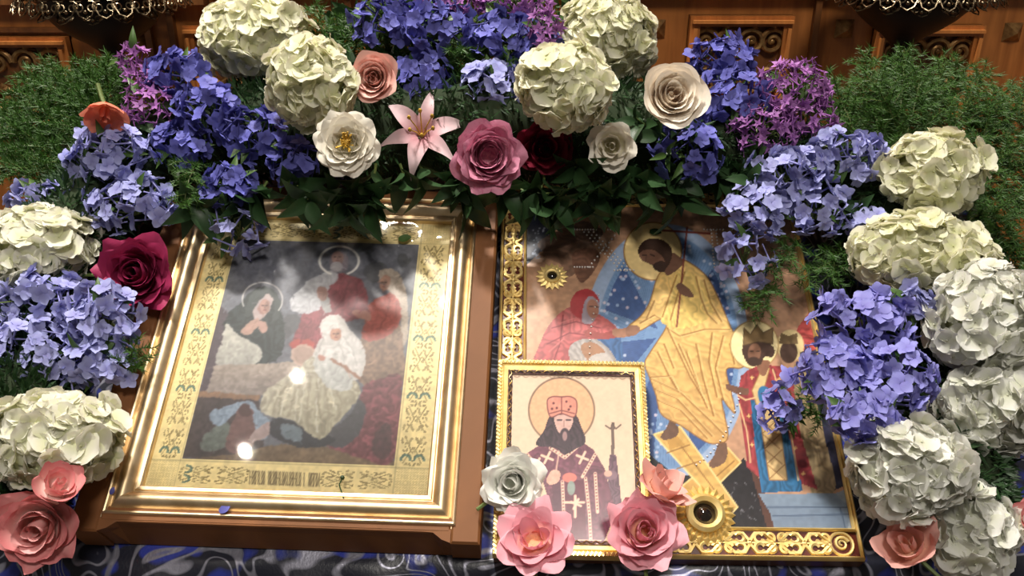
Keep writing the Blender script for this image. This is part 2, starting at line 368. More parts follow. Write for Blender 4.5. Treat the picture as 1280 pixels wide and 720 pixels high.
# ------------------------------------------------------------------ painted pictures (one colour per grid vertex)
def catmull(pts, k=6):
    n = len(pts); out = []
    for i in range(n):
        p0, p1, p2, p3 = (np.array(pts[(i+d) % n], float) for d in (-1, 0, 1, 2))
        for s in range(k):
            t = s/k; out.append(.5*((2*p1)+(p2-p0)*t+(2*p0-5*p1+4*p2-p3)*t*t+(3*p1-p0-3*p2+p3)*t**3))
    return np.array(out)
class Canvas:
    def __init__(s, mw, x0, x1, y0, y1, z, cell, base):
        s.nx = int((x1-x0)/cell)+1; s.ny = int((y1-y0)/cell)+1
        s.lx, s.ly = np.meshgrid(np.linspace(x0, x1, s.nx), np.linspace(y0, y1, s.ny))
        A = np.array(mw); L = np.stack([s.lx, s.ly, np.full_like(s.lx, z), np.ones_like(s.lx)], -1)
        Wd = L @ A.T; d = Wd[..., :3]-np.array(CAM)
        zf = d @ np.array(FW); s.px = 640+FPX*(d @ np.array(RT))/zf; s.py = 360-FPX*(d @ np.array(UPV))/zf
        s.z = z; s.c = np.empty((s.ny, s.nx, 3)); s.c[:] = base
        s.n1 = s.vnoise(9); s.n2 = s.vnoise(3.2)
    def vnoise(s, cells):
        gx, gy = int(s.nx/cells)+3, int(s.ny/cells)+3
        g = RNG.random((gy, gx)); xs = np.arange(s.nx)/cells; ys = np.arange(s.ny)/cells
        xi, yi = xs.astype(int), ys.astype(int); fx, fy = xs-xi, ys-yi
        fx = fx*fx*(3-2*fx); fy = (fy*fy*(3-2*fy))[:, None]
        a = g[yi][:, xi]*(1-fx)+g[yi][:, xi+1]*fx; b = g[yi+1][:, xi]*(1-fx)+g[yi+1][:, xi+1]*fx
        return (a*(1-fy)+b*fy)-.5
    def inside(s, pts, X, Y):
        m = np.zeros(X.shape, bool); n = len(pts)
        for i in range(n):
            x1, y1 = pts[i]; x2, y2 = pts[(i+1) % n]
            if y1 == y2: continue
            m ^= ((y1 > Y) != (y2 > Y)) & (X < (x2-x1)*(Y-y1)/(y2-y1)+x1)
        return m
    def put(s, m, col, a=1.0):
        m = (m.astype(float) if m.dtype == bool else m)*a
        s.c = s.c*(1-m[..., None])+np.asarray(col, float)*m[..., None]
    def warp(s, amp):
        if not hasattr(s, 'p0'): s.p0 = (s.px.copy(), s.py.copy())
        s.px = s.p0[0]+amp*(3.2*s.vnoise(5)+2.0*s.vnoise(2.2)); s.py = s.p0[1]+amp*(3.2*s.vnoise(5)+2.0*s.vnoise(2.2))
    def blur(s):
        c = s.c; p = np.pad(c, ((1, 1), (1, 1), (0, 0)), 'edge')
        s.c = .5*c+.125*(p[:-2, 1:-1]+p[2:, 1:-1]+p[1:-1, :-2]+p[1:-1, 2:])
    def grey(s, k): g = s.c.mean(-1, keepdims=True); s.c = s.c*(1-k)+g*k
    def poly(s, pts, col, sm=True, c2=None, ang=90, fold=None, a=1.0, tex=.06, edge=None):
        P = catmull(pts) if sm else np.array(pts, float)
        m = s.inside(P, s.px, s.py)
        if not m.any(): return m
        col = np.array(col, float); cc = np.broadcast_to(col, s.c.shape).copy()
        if c2 is not None:
            r = math.radians(ang); pr = s.px*math.cos(r)-s.py*math.sin(r); lo, hi = pr[m].min(), pr[m].max()
            f = np.clip((pr-lo)/(hi-lo+1e-6), 0, 1)[..., None]; cc = cc*(1-f)+np.array(c2, float)*f
        if fold:
            r = math.radians(fold[0]); w = s.px*math.cos(r)-s.py*math.sin(r)
            cc = cc*(1+.62*fold[2]*np.sin(2*PI*w/fold[1]+s.n1*13+s.n2*2.5))[..., None]
        cc = cc*(1+tex*2*s.n2+tex*s.n1)[..., None]
        s.put(m, cc, a)
        if edge: s.line(list(P)+[P[0]], edge[1], edge[0])
        return m
    def ell(s, cx, cy, rx, ry, col, rot=0, a=1.0, ring=None, arc=None, tex=.04):
        r = math.radians(rot); dx, dy = s.px-cx, s.py-cy
        e = np.sqrt(((dx*math.cos(r)+dy*math.sin(r))/rx)**2+((-dx*math.sin(r)+dy*math.cos(r))/ry)**2)
        m = np.clip((1-e)*min(rx, ry)+.5, 0, 1)
        if ring: m = np.clip(ring/2+.5-np.abs(1-e)*min(rx, ry), 0, 1)
        if arc:
            th = np.degrees(np.arctan2(-dy, dx)) % 360; m = m*((th-arc[0]) % 360 <= (arc[1]-arc[0]))
        s.put(m, np.array(col)*(1+tex*2*s.n2)[..., None], a)
    def line(s, pts, w, col, a=1.0):
        D = np.full(s.px.shape, 1e9)
        for (x1, y1), (x2, y2) in zip(pts[:-1], pts[1:]):
            ux, uy = x2-x1, y2-y1; l2 = ux*ux+uy*uy
            if l2 < 1e-9: continue
            t = np.clip(((s.px-x1)*ux+(s.py-y1)*uy)/l2, 0, 1)
            D = np.minimum(D, np.hypot(s.px-x1-t*ux, s.py-y1-t*uy))
        s.put(np.clip(w/2+.5-D, 0, 1), col, a)
    def strokes(s, segs, w, col, a=1.0):
        for g in segs: s.line(g, w, col, a)
    def build(s, name, mat, parent):
        V = np.stack([s.lx, s.ly, np.full_like(s.lx, s.z)], -1).reshape(-1, 3).astype(np.float32)
        nx, ny = s.nx, s.ny; i = np.arange(nx*ny).reshape(ny, nx)
        Q = np.stack([i[:-1, :-1], i[:-1, 1:], i[1:, 1:], i[1:, :-1]], -1).reshape(-1, 4).astype(np.int32)
        me = bpy.data.meshes.new(name); me.vertices.add(len(V)); me.vertices.foreach_set('co', V.ravel())
        me.loops.add(Q.size); me.loops.foreach_set('vertex_index', Q.ravel())
        me.polygons.add(len(Q)); me.polygons.foreach_set('loop_start', np.arange(0, Q.size, 4, dtype=np.int32))
        me.update(calc_edges=True)
        c = np.clip(s.c/255, 0, 1).reshape(-1, 3); lin = np.where(c <= .04045, c/12.92, ((c+.055)/1.055)**2.4)
        at_ = me.color_attributes.new('Paint', 'FLOAT_COLOR', 'POINT')
        at_.data.foreach_set('color', np.concatenate([lin, np.ones((len(lin), 1))], 1).astype(np.float32).ravel())
        me.materials.append(mat); return link(name, me, parent)

def sweep_frame(name, x0, x1, y0, y1, prof, mat, parent, sharp=35):
    """four mitred rails; prof = (offset outwards from the inner rectangle, height)"""
    cs = [(x0, y0, -1, -1), (x1, y0, 1, -1), (x1, y1, 1, 1), (x0, y1, -1, 1)]
    for k in range(4):
        a, b = cs[k], cs[(k+1) % 4]; V = []; F = []
        for (o, h) in prof:
            V += [(a[0]+a[2]*o, a[1]+a[3]*o, h), (b[0]+b[2]*o, b[1]+b[3]*o, h)]
        for i in range(len(prof)-1): F.append((2*i, 2*i+2, 2*i+3, 2*i+1))
        link(name, mesh_from(name, V, F, mat, None, True, sharp), parent)

# ================================================================== large glazed icon in its wooden case
LI = slope_mat(-.1999, .1876, .001, math.radians(-2))
li = thing('icon_case', 'deep wooden icon case with wide gold frame, glazed painting of haloed figures', 'icon', LI)
WX0, WX1, WY0, WY1 = -.1805, .1785, -.184, .205
GX0, GX1, GY0, GY1 = -.159, .157, -.164, .186
SX0, SX1, SY0, SY1 = -.1265, .129, -.141, .164
def bar(name, x0, x1, y0, y1, z0, z1, mat, bev=.002):
    m = MB(); b = bev
    R_ = [(x0, y0, z0), (x1, y0, z0), (x1, y1, z0), (x0, y1, z0), (x0, y0, z1-b), (x1, y0, z1-b), (x1, y1, z1-b), (x0, y1, z1-b), (x0+b, y0+b, z1), (x1-b, y0+b, z1), (x1-b, y1-b, z1), (x0+b, y1-b, z1)]
    m.add(R_, [(0, 3, 2, 1), (0, 1, 5, 4), (1, 2, 6, 5), (2, 3, 7, 6), (3, 0, 4, 7), (4, 5, 9, 8), (5, 6, 10, 9), (6, 7, 11, 10), (7, 4, 8, 11), (8, 9, 10, 11)])
    return link(name, m.mesh(name, mat, False), li)
bar('stile', WX0, GX0+.004, WY0, WY1, 0, .042, M['wood']); bar('stile', GX1-.004, WX1, WY0, WY1, 0, .042, M['wood'])
bar('rail', GX0+.004, GX1-.004, GY1-.004, WY1, 0, .042, M['wood'])
bar('rail', GX0+.004, GX1-.004, WY0+.009, GY0+.004, 0, .042, M['wood'])
m = MB()                                                    # stopped cove cut under the lower rail
nseg = 40
def low(x):
    e = min(x-(GX0+.004), (GX1-.004)-x); return min(1, max(0, (e-.004)/.012))
m.grid(lambda i, j: (lambda x, k: Vector((x, WY0+.009*k+.0005, .0415-.004*k*0)) if j < .5 else Vector((x, WY0+.002+.006*k, .030)))(GX0+.004+(GX1-GX0-.008)*i, low(GX0+.004+(GX1-GX0-.008)*i)), nseg, 1)
m.grid(lambda i, j: (lambda x, k: Vector((x, WY0+.009*k+.0005, .0415)) if j < .5 else Vector((x, WY0+.012, .0418)))(GX0+.004+(GX1-GX0-.008)*i, low(GX0+.004+(GX1-GX0-.008)*i)), nseg, 1)
m.grid(lambda i, j: (lambda x, k: Vector((x, WY0+.002+.006*k, .030)) if j < .5 else Vector((x, WY0+.002, 0)))(GX0+.004+(GX1-GX0-.008)*i, low(GX0+.004+(GX1-GX0-.008)*i)), nseg, 1)
link('lower_lip', m.mesh('lower_lip', M['wood'], False), li)
bar('back_panel', WX0+.006, WX1-.006, WY0+.016, WY1-.006, .002, .012, M['wood'])
g = GX1-SX1
prof = [(0, .034), (0, .0400), (.0012, .0415), (.0042, .0420), (.0052, .0405), (.0060, .0405)]
prof += [(.0060+.0165*i/10, .0405+.0105*math.sin(PI*(.10+.80*i/10))-.003) for i in range(11)]
prof += [(.0235, .0415), (.0248, .0440), (.0262, .0445), (.0275, .0435), (.0280, .0405), (.0300, .0405), (.0302, .030)]
sweep_frame('gold_moulding', SX0, SX1, SY0, SY1, prof, M['gold'], li, 30)
# printed mat and painting
C1 = Canvas(LI, SX0, SX1, SY0, SY1, .0345, .00085, (230, 212, 156))
PX0, PX1, PY0, PY1 = -.099, .0965, -.1125, .1365
def mat_ornament(C):
    lx, ly = C.lx, C.ly; out = np.zeros(lx.shape)
    C.c *= (1+.10*C.n2+.08*C.n1)[..., None]
    def strip(w_, l_, half, length):
        """w_ across (-1..1), l_ along in motif units"""
        f = l_-np.floor(l_)-.5; flip = np.where(np.floor(l_) % 2 == 0, 1, -1)
        d = np.zeros(w_.shape)
        for (cy, cx, r, th) in ((-.28, .42, .30, .075), (-.28, -.42, .30, .075), (.22, 0, .30, .08), (.30, .62, .20, .07), (.30, -.62, .20, .07), (-.02, 0, .11, .07), (.02, .55, .14, .06), (.02, -.55, .14, .06), (-.42, 0, .16, .07)):
            e = np.hypot((f*flip-cy)*1.9, w_-cx); a_ = np.arctan2((f*flip-cy), w_-cx)
            d = np.maximum(d, ((np.abs(e-r) < th) & (np.sin(a_*3+r*20) > -.35)).astype(float))
        d = np.maximum(d, ((np.abs(np.abs(w_)-.55*np.abs(f)*2-.16) < .05) & (np.abs(f) < .42)).astype(float))
        return d
    sq = lambda x, a, b: (x > a) & (x < b)
    dk = np.zeros(lx.shape); teal = np.zeros(lx.shape)
    for (xa, xb) in ((SX0+.003, PX0-.002), (PX1+.002, SX1-.003)):
        w_ = (lx-(xa+xb)/2)/((xb-xa)/2); l_ = (ly-PY0)/.0315
        z = strip(w_, l_, 0, 0)*sq(lx, xa, xb)*sq(ly, PY0, PY1); dk = np.maximum(dk, z)
        f = l_-np.floor(l_)-.5
        teal = np.maximum(teal, ((np.abs(np.hypot((np.abs(w_)-.45)*1, (f+.32)*2.0)-.32) < .09) & (f > -.34) & (np.floor(l_) % 2 == 0))*sq(lx, xa, xb)*sq(ly, PY0, PY1))
    for (ya, yb) in ((SY0+.004, PY0-.004), (PY1+.003, SY1-.003)):
        w_ = (ly-(ya+yb)/2)/((yb-ya)/2); l_ = (lx-PX0)/.0325
        keep = sq(ly, ya, yb)*(((lx < PX0+.064) | (lx > PX1-.066)) if ya < 0 else True)*sq(lx, PX0, PX1)
        dk = np.maximum(dk, strip(w_, l_, 0, 0)*keep)
        f = l_-np.floor(l_)-.5
        teal = np.maximum(teal, ((np.abs(np.hypot((np.abs(w_)-.45), (f+.32)*2.0)-.32) < .09) & (f > -.34) & (np.floor(l_) % 3 == 0))*keep)
    cr = ((np.abs(lx-(PX0+PX1)/2) > (PX1-PX0)/2+.002) & ((ly < PY0-.002) | (ly > PY1+.002)))
    dk = np.maximum(dk, .45*(cr & (np.sin(lx*2600)*np.sin(ly*2600) > .25)))
    dk = dk*(.62+.5*C.n2)
    C.c = C.c*(1-.8*np.clip(dk, 0, 1)[..., None])+np.array((84, 70, 36))*.8*np.clip(dk, 0, 1)[..., None]
    C.c = C.c*(1-.6*teal[..., None])+np.array((44, 92, 96))*.6*teal[..., None]
    for e in (PX0-.0012, PX1+.0012): C.c[(np.abs(lx-e) < .0007)] *= .86
    for e in (PY0-.0018, PY1+.0012): C.c[(np.abs(ly-e) < .0007)] *= .86
mat_ornament(C1)
# inscription: four narrow old Slavonic words, too small to read
rr = random.Random(3)
for (xa, xb) in ((312.5, 333), (336, 356.5), (359.5, 384), (386.5, 401)):
    x = xa
    while x < xb-1:
        y0 = 588.6+(x-313)*.036; h = 16.5; k = rr.randrange(5); w = rr.choice((3.2, 3.8, 4.4)); cI = (92, 78, 52)
        C1.line([(x, y0), (x-.6, y0+h)], 1.3, cI, .8); 
        if k != 0: C1.line([(x+w*.62, y0), (x+w*.62-.6, y0+h)], 1.2, cI, .75)
        if k == 1: C1.line([(x, y0+h*.45), (x+w*.6, y0+h*.5)], 1.2, cI, .7)
        if k == 2: C1.line([(x, y0+.8), (x+w*.6, y0+.8)], 1.3, cI, .7)
        if k == 3: C1.line([(x-.5, y0+h-.8), (x+w*.6, y0+h-.8)], 1.3, cI, .7)
        if k == 4: C1.line([(x, y0+h*.9), (x+w*.6, y0+1)], 1.2, cI, .7)
        x += w
keep = C1.c.copy()
# the painting itself
C = C1; C.warp(.75)
C.poly([(200, 600), (520, 610), (545, 280), (270, 280)], (98, 100, 112), False, tex=.10)
for (x, y, r) in ((366, 405, 14), (470, 340, 15), (505, 325, 9), (355, 415, 10)): C.ell(x, y, r, r*.9, (74, 74, 78), 0, .7)
C.poly([(238, 535), (252, 480), (262, 430), (275, 385), (286, 405), (270, 460), (258, 492), (246, 540)], (72, 56, 66), a=.8)
# mourning figure in dark green with thin halo
C.poly([(284, 394), (300, 378), (318, 362), (340, 366), (352, 392), (356, 420), (345, 450), (300, 452), (280, 420)], (46, 54, 56), fold=(30, 16, .25))
C.poly([(306, 392), (312, 372), (322, 360), (338, 360), (349, 372), (350, 392), (340, 402), (344, 380), (334, 367), (322, 378), (314, 396)], (60, 68, 68))
C.poly([(316, 394), (322, 378), (334, 368), (342, 374), (336, 390), (325, 400)], (170, 150, 148))
C.ell(330, 384, 6.5, 10, (150, 108, 102), 25)
C.poly([(300, 416), (310, 404), (321, 398), (324, 404), (312, 418)], (172, 132, 118)); C.poly([(322, 402), (332, 402), (334, 414), (326, 416)], (172, 130, 118))
# pillow and bier
C.poly([(270, 457), (277, 425), (284, 404), (297, 419), (322, 431), (327, 444), (322, 453), (300, 458)], (150, 148, 142), c2=(178, 174, 164), ang=80, tex=.1)
C.poly([(258, 490), (268, 457), (330, 454), (368, 452), (378, 462), (330, 494)], (134, 122, 118), False, (156, 140, 128), 90, tex=.1)
C.poly([(244, 496), (250, 489), (325, 494), (324, 500)], (136, 100, 76), False)
C.poly([(232, 552), (248, 496), (324, 500), (330, 560), (300, 575), (226, 572)], (70, 58, 60), False, tex=.14)
C.poly([(226, 576), (300, 566), (350, 556), (420, 560), (490, 575), (500, 592), (226, 585)], (104, 84, 66), c2=(126, 100, 70), ang=0, tex=.15)
# crouching child under pale blue cloth
C.poly([(250, 556), (262, 538), (284, 528), (290, 545), (276, 562), (256, 564)], (96, 104, 98), tex=.14)
C.poly([(262, 517), (282, 508), (298, 502), (316, 503), (326, 516), (340, 530), (334, 546), (322, 548), (312, 520), (296, 516), (280, 530), (268, 532)], (124, 142, 164), fold=(20, 12, .14))
C.poly([(296, 514), (302, 507), (314, 509), (318, 530), (317, 556), (300, 566), (282, 562), (286, 540)], (112, 78, 76), tex=.1)
C.ell(306, 513, 8, 8, (82, 54, 54)); C.poly([(330, 530), (340, 528), (338, 542), (318, 552), (310, 548)], (164, 140, 138))
# bearded man in white and red
C.poly([(426, 342), (453, 352), (460, 386), (440, 402), (414, 404), (402, 426), (394, 440), (366, 440), (372, 408), (384, 386), (404, 372), (414, 350)], (142, 62, 72), c2=(128, 56, 64), ang=-60, fold=(-35, 15, .13))
C.poly([(362, 376), (378, 358), (394, 346), (414, 338), (424, 346), (412, 360), (402, 372), (400, 386), (380, 392), (366, 388)], (164, 164, 170), fold=(40, 13, .10))
C.poly([(401, 356), (410, 366), (414, 388), (406, 390), (400, 374)], (150, 150, 150)); C.poly([(396, 362), (405, 358), (410, 370), (402, 376)], (150, 108, 98))
C.ell(424, 327, 12, 13, (120, 108, 118)); C.ell(422, 322, 7, 8, (150, 112, 108)); C.ell(420, 334, 8, 6, (146, 140, 146))
C.ell(377, 430, 16, 6, (172, 64, 58)); C.ell(379, 444, 15, 14, (176, 146, 130)); C.ell(379, 444, 12, 11, (160, 132, 120))
# woman in red with cream veil
C.poly([(440, 452), (455, 420), (480, 410), (500, 405), (506, 460), (500, 480), (460, 486)], (126, 98, 80), tex=.18)
C.poly([(462, 380), (478, 370), (498, 366), (502, 392), (492, 414), (468, 426), (452, 420), (457, 400)], (170, 72, 62), fold=(60, 14, .14))
C.poly([(473, 342), (482, 336), (492, 336), (503, 348), (508, 372), (510, 420), (503, 430), (500, 380), (488, 366), (478, 358)], (168, 152, 136), fold=(10, 9, .1))
C.ell(481, 354, 6.5, 10, (166, 118, 98), 15); C.poly([(438, 388), (452, 388), (464, 392), (462, 402), (446, 396)], (172, 112, 98))
# red cloth heap, dark figure, woman seated in white
C.poly([(456, 482), (480, 472), (501, 470), (500, 520), (490, 578), (450, 572), (406, 553), (440, 520)], (122, 60, 68), fold=(-50, 18, .2), tex=.18)
C.poly([(447, 500), (436, 520), (402, 548), (424, 560), (446, 545), (458, 512)], (70, 68, 74))
C.poly([(470, 540), (488, 530), (486, 570), (466, 568)], (66, 48, 50), a=.7)
C.poly([(345, 522), (400, 540), (420, 552), (380, 560), (340, 545)], (50, 50, 58)); C.poly([(352, 530), (376, 536), (374, 552), (354, 546)], (98, 112, 124))
C.poly([(330, 492), (352, 474), (372, 462), (398, 444), (440, 470), (450, 490), (438, 510), (420, 530), (404, 548), (386, 542), (362, 524), (338, 521), (326, 512)], (172, 164, 146), c2=(156, 148, 122), ang=-60, fold=(18, 19, .13), tex=.09)
C.poly([(413, 394), (428, 398), (436, 410), (452, 428), (457, 452), (448, 474), (430, 470), (410, 452), (392, 446), (396, 430), (403, 418), (399, 408)], (182, 178, 176), fold=(-20, 16, .09))
C.poly([(396, 444), (420, 452), (440, 470), (436, 488), (410, 484), (394, 462)], (170, 170, 168), fold=(-45, 14, .08))
C.ell(420, 418, 7, 7.5, (166, 112, 92)); C.poly([(400, 412), (404, 398), (418, 393), (432, 400), (434, 416), (424, 410), (412, 410)], (190, 186, 182))
C.line([(414, 450), (428, 456), (440, 466), (450, 472)], 3.6, (146, 104, 84)); C.ell(402, 447, 5, 3.5, (166, 112, 96))
C.strokes([[(362, 478), (346, 500), (340, 518)], [(378, 472), (366, 500), (360, 520)], [(388, 470), (384, 510), (386, 540)], [(406, 480), (412, 515), (404, 544)], [(420, 488), (428, 505), (420, 526)]], 2.2, (136, 128, 108), .65)
C.strokes([[(368, 478), (354, 500), (350, 518)], [(384, 474), (376, 505), (374, 528)], [(398, 474), (396, 510), (396, 540)], [(414, 486), (420, 512)]], 2.0, (206, 200, 184), .6)
C.strokes([[(404, 422), (398, 440)], [(430, 420), (440, 436), (446, 456)], [(424, 428), (430, 446)]], 1.8, (146, 142, 140), .7)
C.strokes([[(436, 352), (430, 372), (416, 392)], [(446, 356), (446, 376), (436, 394)], [(390, 398), (380, 414), (376, 428)], [(404, 392), (396, 412)]], 2, (104, 44, 54), .7)
C.strokes([[(488, 374), (484, 392), (474, 412)], [(496, 376), (494, 396)]], 1.8, (122, 46, 42), .7)
C.line([(372, 486), (368, 525)], 2, (206, 198, 180), .6); C.line([(396, 478), (402, 540)], 2.4, (128, 120, 100), .7); C.line([(352, 490), (348, 518)], 2, (130, 124, 106), .7)
C.blur(); C.warp(.15)
def face(C, x, y, w, h, sk, tilt=0):
    C.ell(x, y, w, h, sk, tilt); C.ell(x+w*.45, y+h*.1, w*.55, h*.8, tuple(c*.8 for c in sk), tilt, .7)
    for d in (-.42, .38): C.line([(x+d*w-1, y-h*.12), (x+d*w+1, y-h*.12)], 1.3, (58, 40, 38), .8)
    C.line([(x, y-h*.1), (x-.4, y+h*.25)], 1.1, tuple(c*.68 for c in sk), .8); C.line([(x-w*.25, y+h*.52), (x+w*.25, y+h*.52)], 1.2, (120, 56, 52), .8)
C.ell(328, 375, 25, 22, (206, 200, 196), 0, .85, ring=1.6, arc=(-35, 200)); C.ell(424, 326, 24.5, 18, (226, 222, 214), 0, .95, ring=2.4, arc=(-60, 240))
face(C, 331, 383, 6, 9, (172, 128, 116)); face(C, 422, 322, 7.5, 8, (166, 126, 118)); C.ell(421, 333, 7.5, 6, (164, 158, 162)); face(C, 480, 354, 5, 8, (178, 130, 108)); face(C, 420, 418, 6, 7, (178, 124, 100))
for k in range(420):                                        # short brush strokes
    x, y = 235+rr.random()*275, 305+rr.random()*270; j = np.argmin((C.p0[0]-x)**2+(C.p0[1]-y)**2); c0_ = C.c.reshape(-1, 3)[j]
    a = rr.uniform(0, PI); l = rr.uniform(3, 7); g = rr.choice((.78, .86, 1.14, 1.24))
    C.line([(x, y), (x+l*math.cos(a), y+l*math.sin(a))], 1.6, tuple(np.clip(c0_*g, 0, 255)), .55)
C.grey(.22); C.blur()
inpic = (C.lx > PX0) & (C.lx < PX1) & (C.ly > PY0) & (C.ly < PY1)
C.c = np.where(inpic[..., None], C.c, keep)
mp = paint_mat('icon_print', 0, .45)
C1.build('picture', mp, li)
# glass pane
mg, t_, b_ = nt('glass_pane')
tr = t_.nodes.new('ShaderNodeBsdfTransparent'); gl = t_.nodes.new('ShaderNodeBsdfGlossy'); gl.inputs['Roughness'].default_value = .03
fr = t_.nodes.new('ShaderNodeFresnel'); fr.inputs[0].default_value = 1.5
mx = t_.nodes.new('ShaderNodeMixShader'); t_.links.new(fr.outputs[0], mx.inputs[0]); t_.links.new(tr.outputs[0], mx.inputs[1]); t_.links.new(gl.outputs[0], mx.inputs[2])
t_.links.new(mx.outputs[0], t_.nodes['Material Output'].inputs[0])
m = MB(); m.add([(SX0+.0002, SY0+.0002, .0385), (SX1-.0002, SY0+.0002, .0385), (SX1-.0002, SY1-.0002, .0385), (SX0+.0002, SY1-.0002, .0385)], [(0, 1, 2, 3)])
gp = link('glass_pane', m.mesh('glass_pane', mg, False), li); gp['label'] = 'clear glass pane with bright lamp reflections'

# ================================================================== icon with figure in gold robe
RI = slope_mat(.1505, .200, .001, math.radians(-.7))
ri = thing('painted_icon', 'icon of a haloed figure in a gold robe, gold scroll border and pearls', 'icon', RI)
RX0, RX1, RY0, RY1 = -.1645, .1625, -.208, .212
BW = .029
m = MB(); m.box((0, (RY0+RY1)/2, .008), (RX1-RX0, RY1-RY0, .016)); m.V = [v+Vector(((RX0+RX1)/2, 0, 0)) for v in m.V]
link('board', m.mesh('board', M['board'], False), ri)
C = Canvas(RI, RX0+.004, RX1-.004, RY0+.004, RY1-.004, .0185, .00105, (96, 40, 24))
C.poly([(560, 240), (1100, 240), (1100, 760), (560, 760)], (186, 140, 108), False, tex=.08)
C.poly([(640, 235), (700, 240), (690, 300), (660, 330), (640, 330)], (34, 40, 62), False); 
for k in range(40): C.ell(664+rr.random()*26, 285+rr.random()*38, 1.1, 1.1, (170, 180, 200))
for pts, col in (([(672, 305), (690, 292), (720, 282), (752, 286), (748, 300), (724, 312), (700, 322), (684, 318)], (104, 76, 62)), ([(676, 318), (700, 310), (730, 300), (745, 312), (730, 330), (712, 346), (700, 330)], (132, 98, 78)), ([(700, 285), (716, 276), (742, 280), (730, 292)], (120, 92, 76)), ([(715, 318), (740, 310), (750, 322), (738, 345), (724, 352)], (116, 78, 60))):
    C.poly(pts, col, fold=(70, 14, .15))
# blue mandorla
C.ell(832, 440, 105, 160, (146, 166, 198)); C.ell(834, 440, 90, 146, (104, 138, 182)); 
for (a0, a1) in ((20, 48), (75, 100), (130, 158), (176, 205), (232, 258), (292, 322), (340, 358)):
    P_ = [(834+14*math.cos(math.radians((a0+a1)/2)), 420-14*math.sin(math.radians((a0+a1)/2)))]+[(834+84*math.cos(math.radians(a)), 440-140*math.sin(math.radians(a))) for a in (a0, (a0+a1)/2, a1)]
    C.poly(P_, (58, 86, 142), False)
for k in range(150):
    a = math.radians(k*1.2*2); q = .97
    C.line([(834+30*math.cos(a), 430-40*math.sin(a)), (834+88*math.cos(a), 440-142*math.sin(a))], .7, (50, 74, 124), .35)
for k in range(230):
    a = rr.random()*2*PI; r = .45+.55*math.sqrt(rr.random()); C.ell(834+88*r*math.cos(a), 440-143*r*math.sin(a), 2.0, 2.0, rr.choice(((186, 196, 220), (206, 190, 204), (150, 176, 214))), a=.85)
# stooping figure in red, grey-haired head below
C.poly([(746, 424), (760, 416), (775, 418), (776, 460), (746, 458)], (56, 92, 142), fold=(10, 8, .15))
C.poly([(706, 458), (708, 436), (722, 424), (745, 424), (764, 440), (768, 460)], (158, 150, 148), fold=(40, 7, .14)); C.poly([(726, 432), (742, 428), (756, 440), (748, 452), (734, 450)], (156, 112, 84)); C.poly([(738, 446), (758, 442), (768, 460), (738, 460)], (176, 168, 164))
C.poly([(666, 462), (674, 432), (688, 404), (712, 384), (738, 388), (760, 400), (772, 414), (748, 424), (728, 424), (712, 434), (708, 462)], (164, 70, 74), c2=(182, 88, 88), ang=60, fold=(35, 13, .17))
C.strokes([[(690, 410), (720, 402), (750, 410)], [(684, 430), (712, 416), (740, 420)], [(704, 394), (700, 430), (690, 456)]], 1.4, (108, 28, 38), .8)
C.strokes([[(700, 404), (724, 396)], [(686, 440), (704, 424)]], 1.6, (206, 110, 108), .7)
C.poly([(714, 390), (714, 374), (724, 363), (738, 362), (748, 372), (748, 384), (736, 372), (730, 384), (730, 400)], (172, 50, 56)); C.poly([(728, 402), (730, 380), (738, 370), (749, 378), (748, 388), (740, 404)], (146, 132, 146))
C.ell(741, 386, 7.5, 12, (158, 104, 84), -8); C.line([(737, 383), (741, 383)], 1.3, (60, 36, 34)); C.line([(744, 383), (748, 384)], 1.3, (60, 36, 34)); C.line([(741, 393), (746, 393)], 1.2, (120, 54, 50))
C.poly([(734, 412), (752, 416), (768, 414), (770, 422), (748, 424), (732, 420)], (152, 66, 62)); C.poly([(766, 412), (782, 410), (796, 406), (798, 414), (780, 422), (768, 420)], (162, 112, 86))
# crossed golden planks over a dark cave
C.poly([(812, 568), (842, 592), (900, 600), (930, 572), (946, 604), (962, 640), (972, 670), (800, 690), (800, 600)], (30, 26, 30), False, tex=.2)
C.poly([(934, 572), (950, 600), (975, 670), (962, 672), (946, 615)], (84, 52, 42), False)
for k in range(26): x = 905+rr.random()*50; y = 600+rr.random()*50; C.line([(x, y), (x+rr.uniform(-3, 4), y+rr.uniform(1, 4))], .9, (150, 150, 158), .7)
C.poly([(926, 578), (910, 560), (828, 628), (842, 660)], (198, 152, 78), False, tex=.1, edge=((232, 200, 128), 2)); C.line([(918, 576), (842, 642)], 1.4, (140, 96, 44))
C.poly([(817, 543), (850, 533), (922, 634), (910, 646)], (206, 162, 86), False, tex=.1, edge=((234, 204, 134), 2)); C.line([(838, 540), (914, 640)], 1.4, (142, 98, 46)); C.line([(834, 566), (862, 556)], 1.5, (142, 98, 46)); C.line([(846, 586), (876, 576)], 1.5, (142, 98, 46)); C.poly([(832, 548), (846, 544), (856, 556), (838, 562)], (184, 138, 66), False)
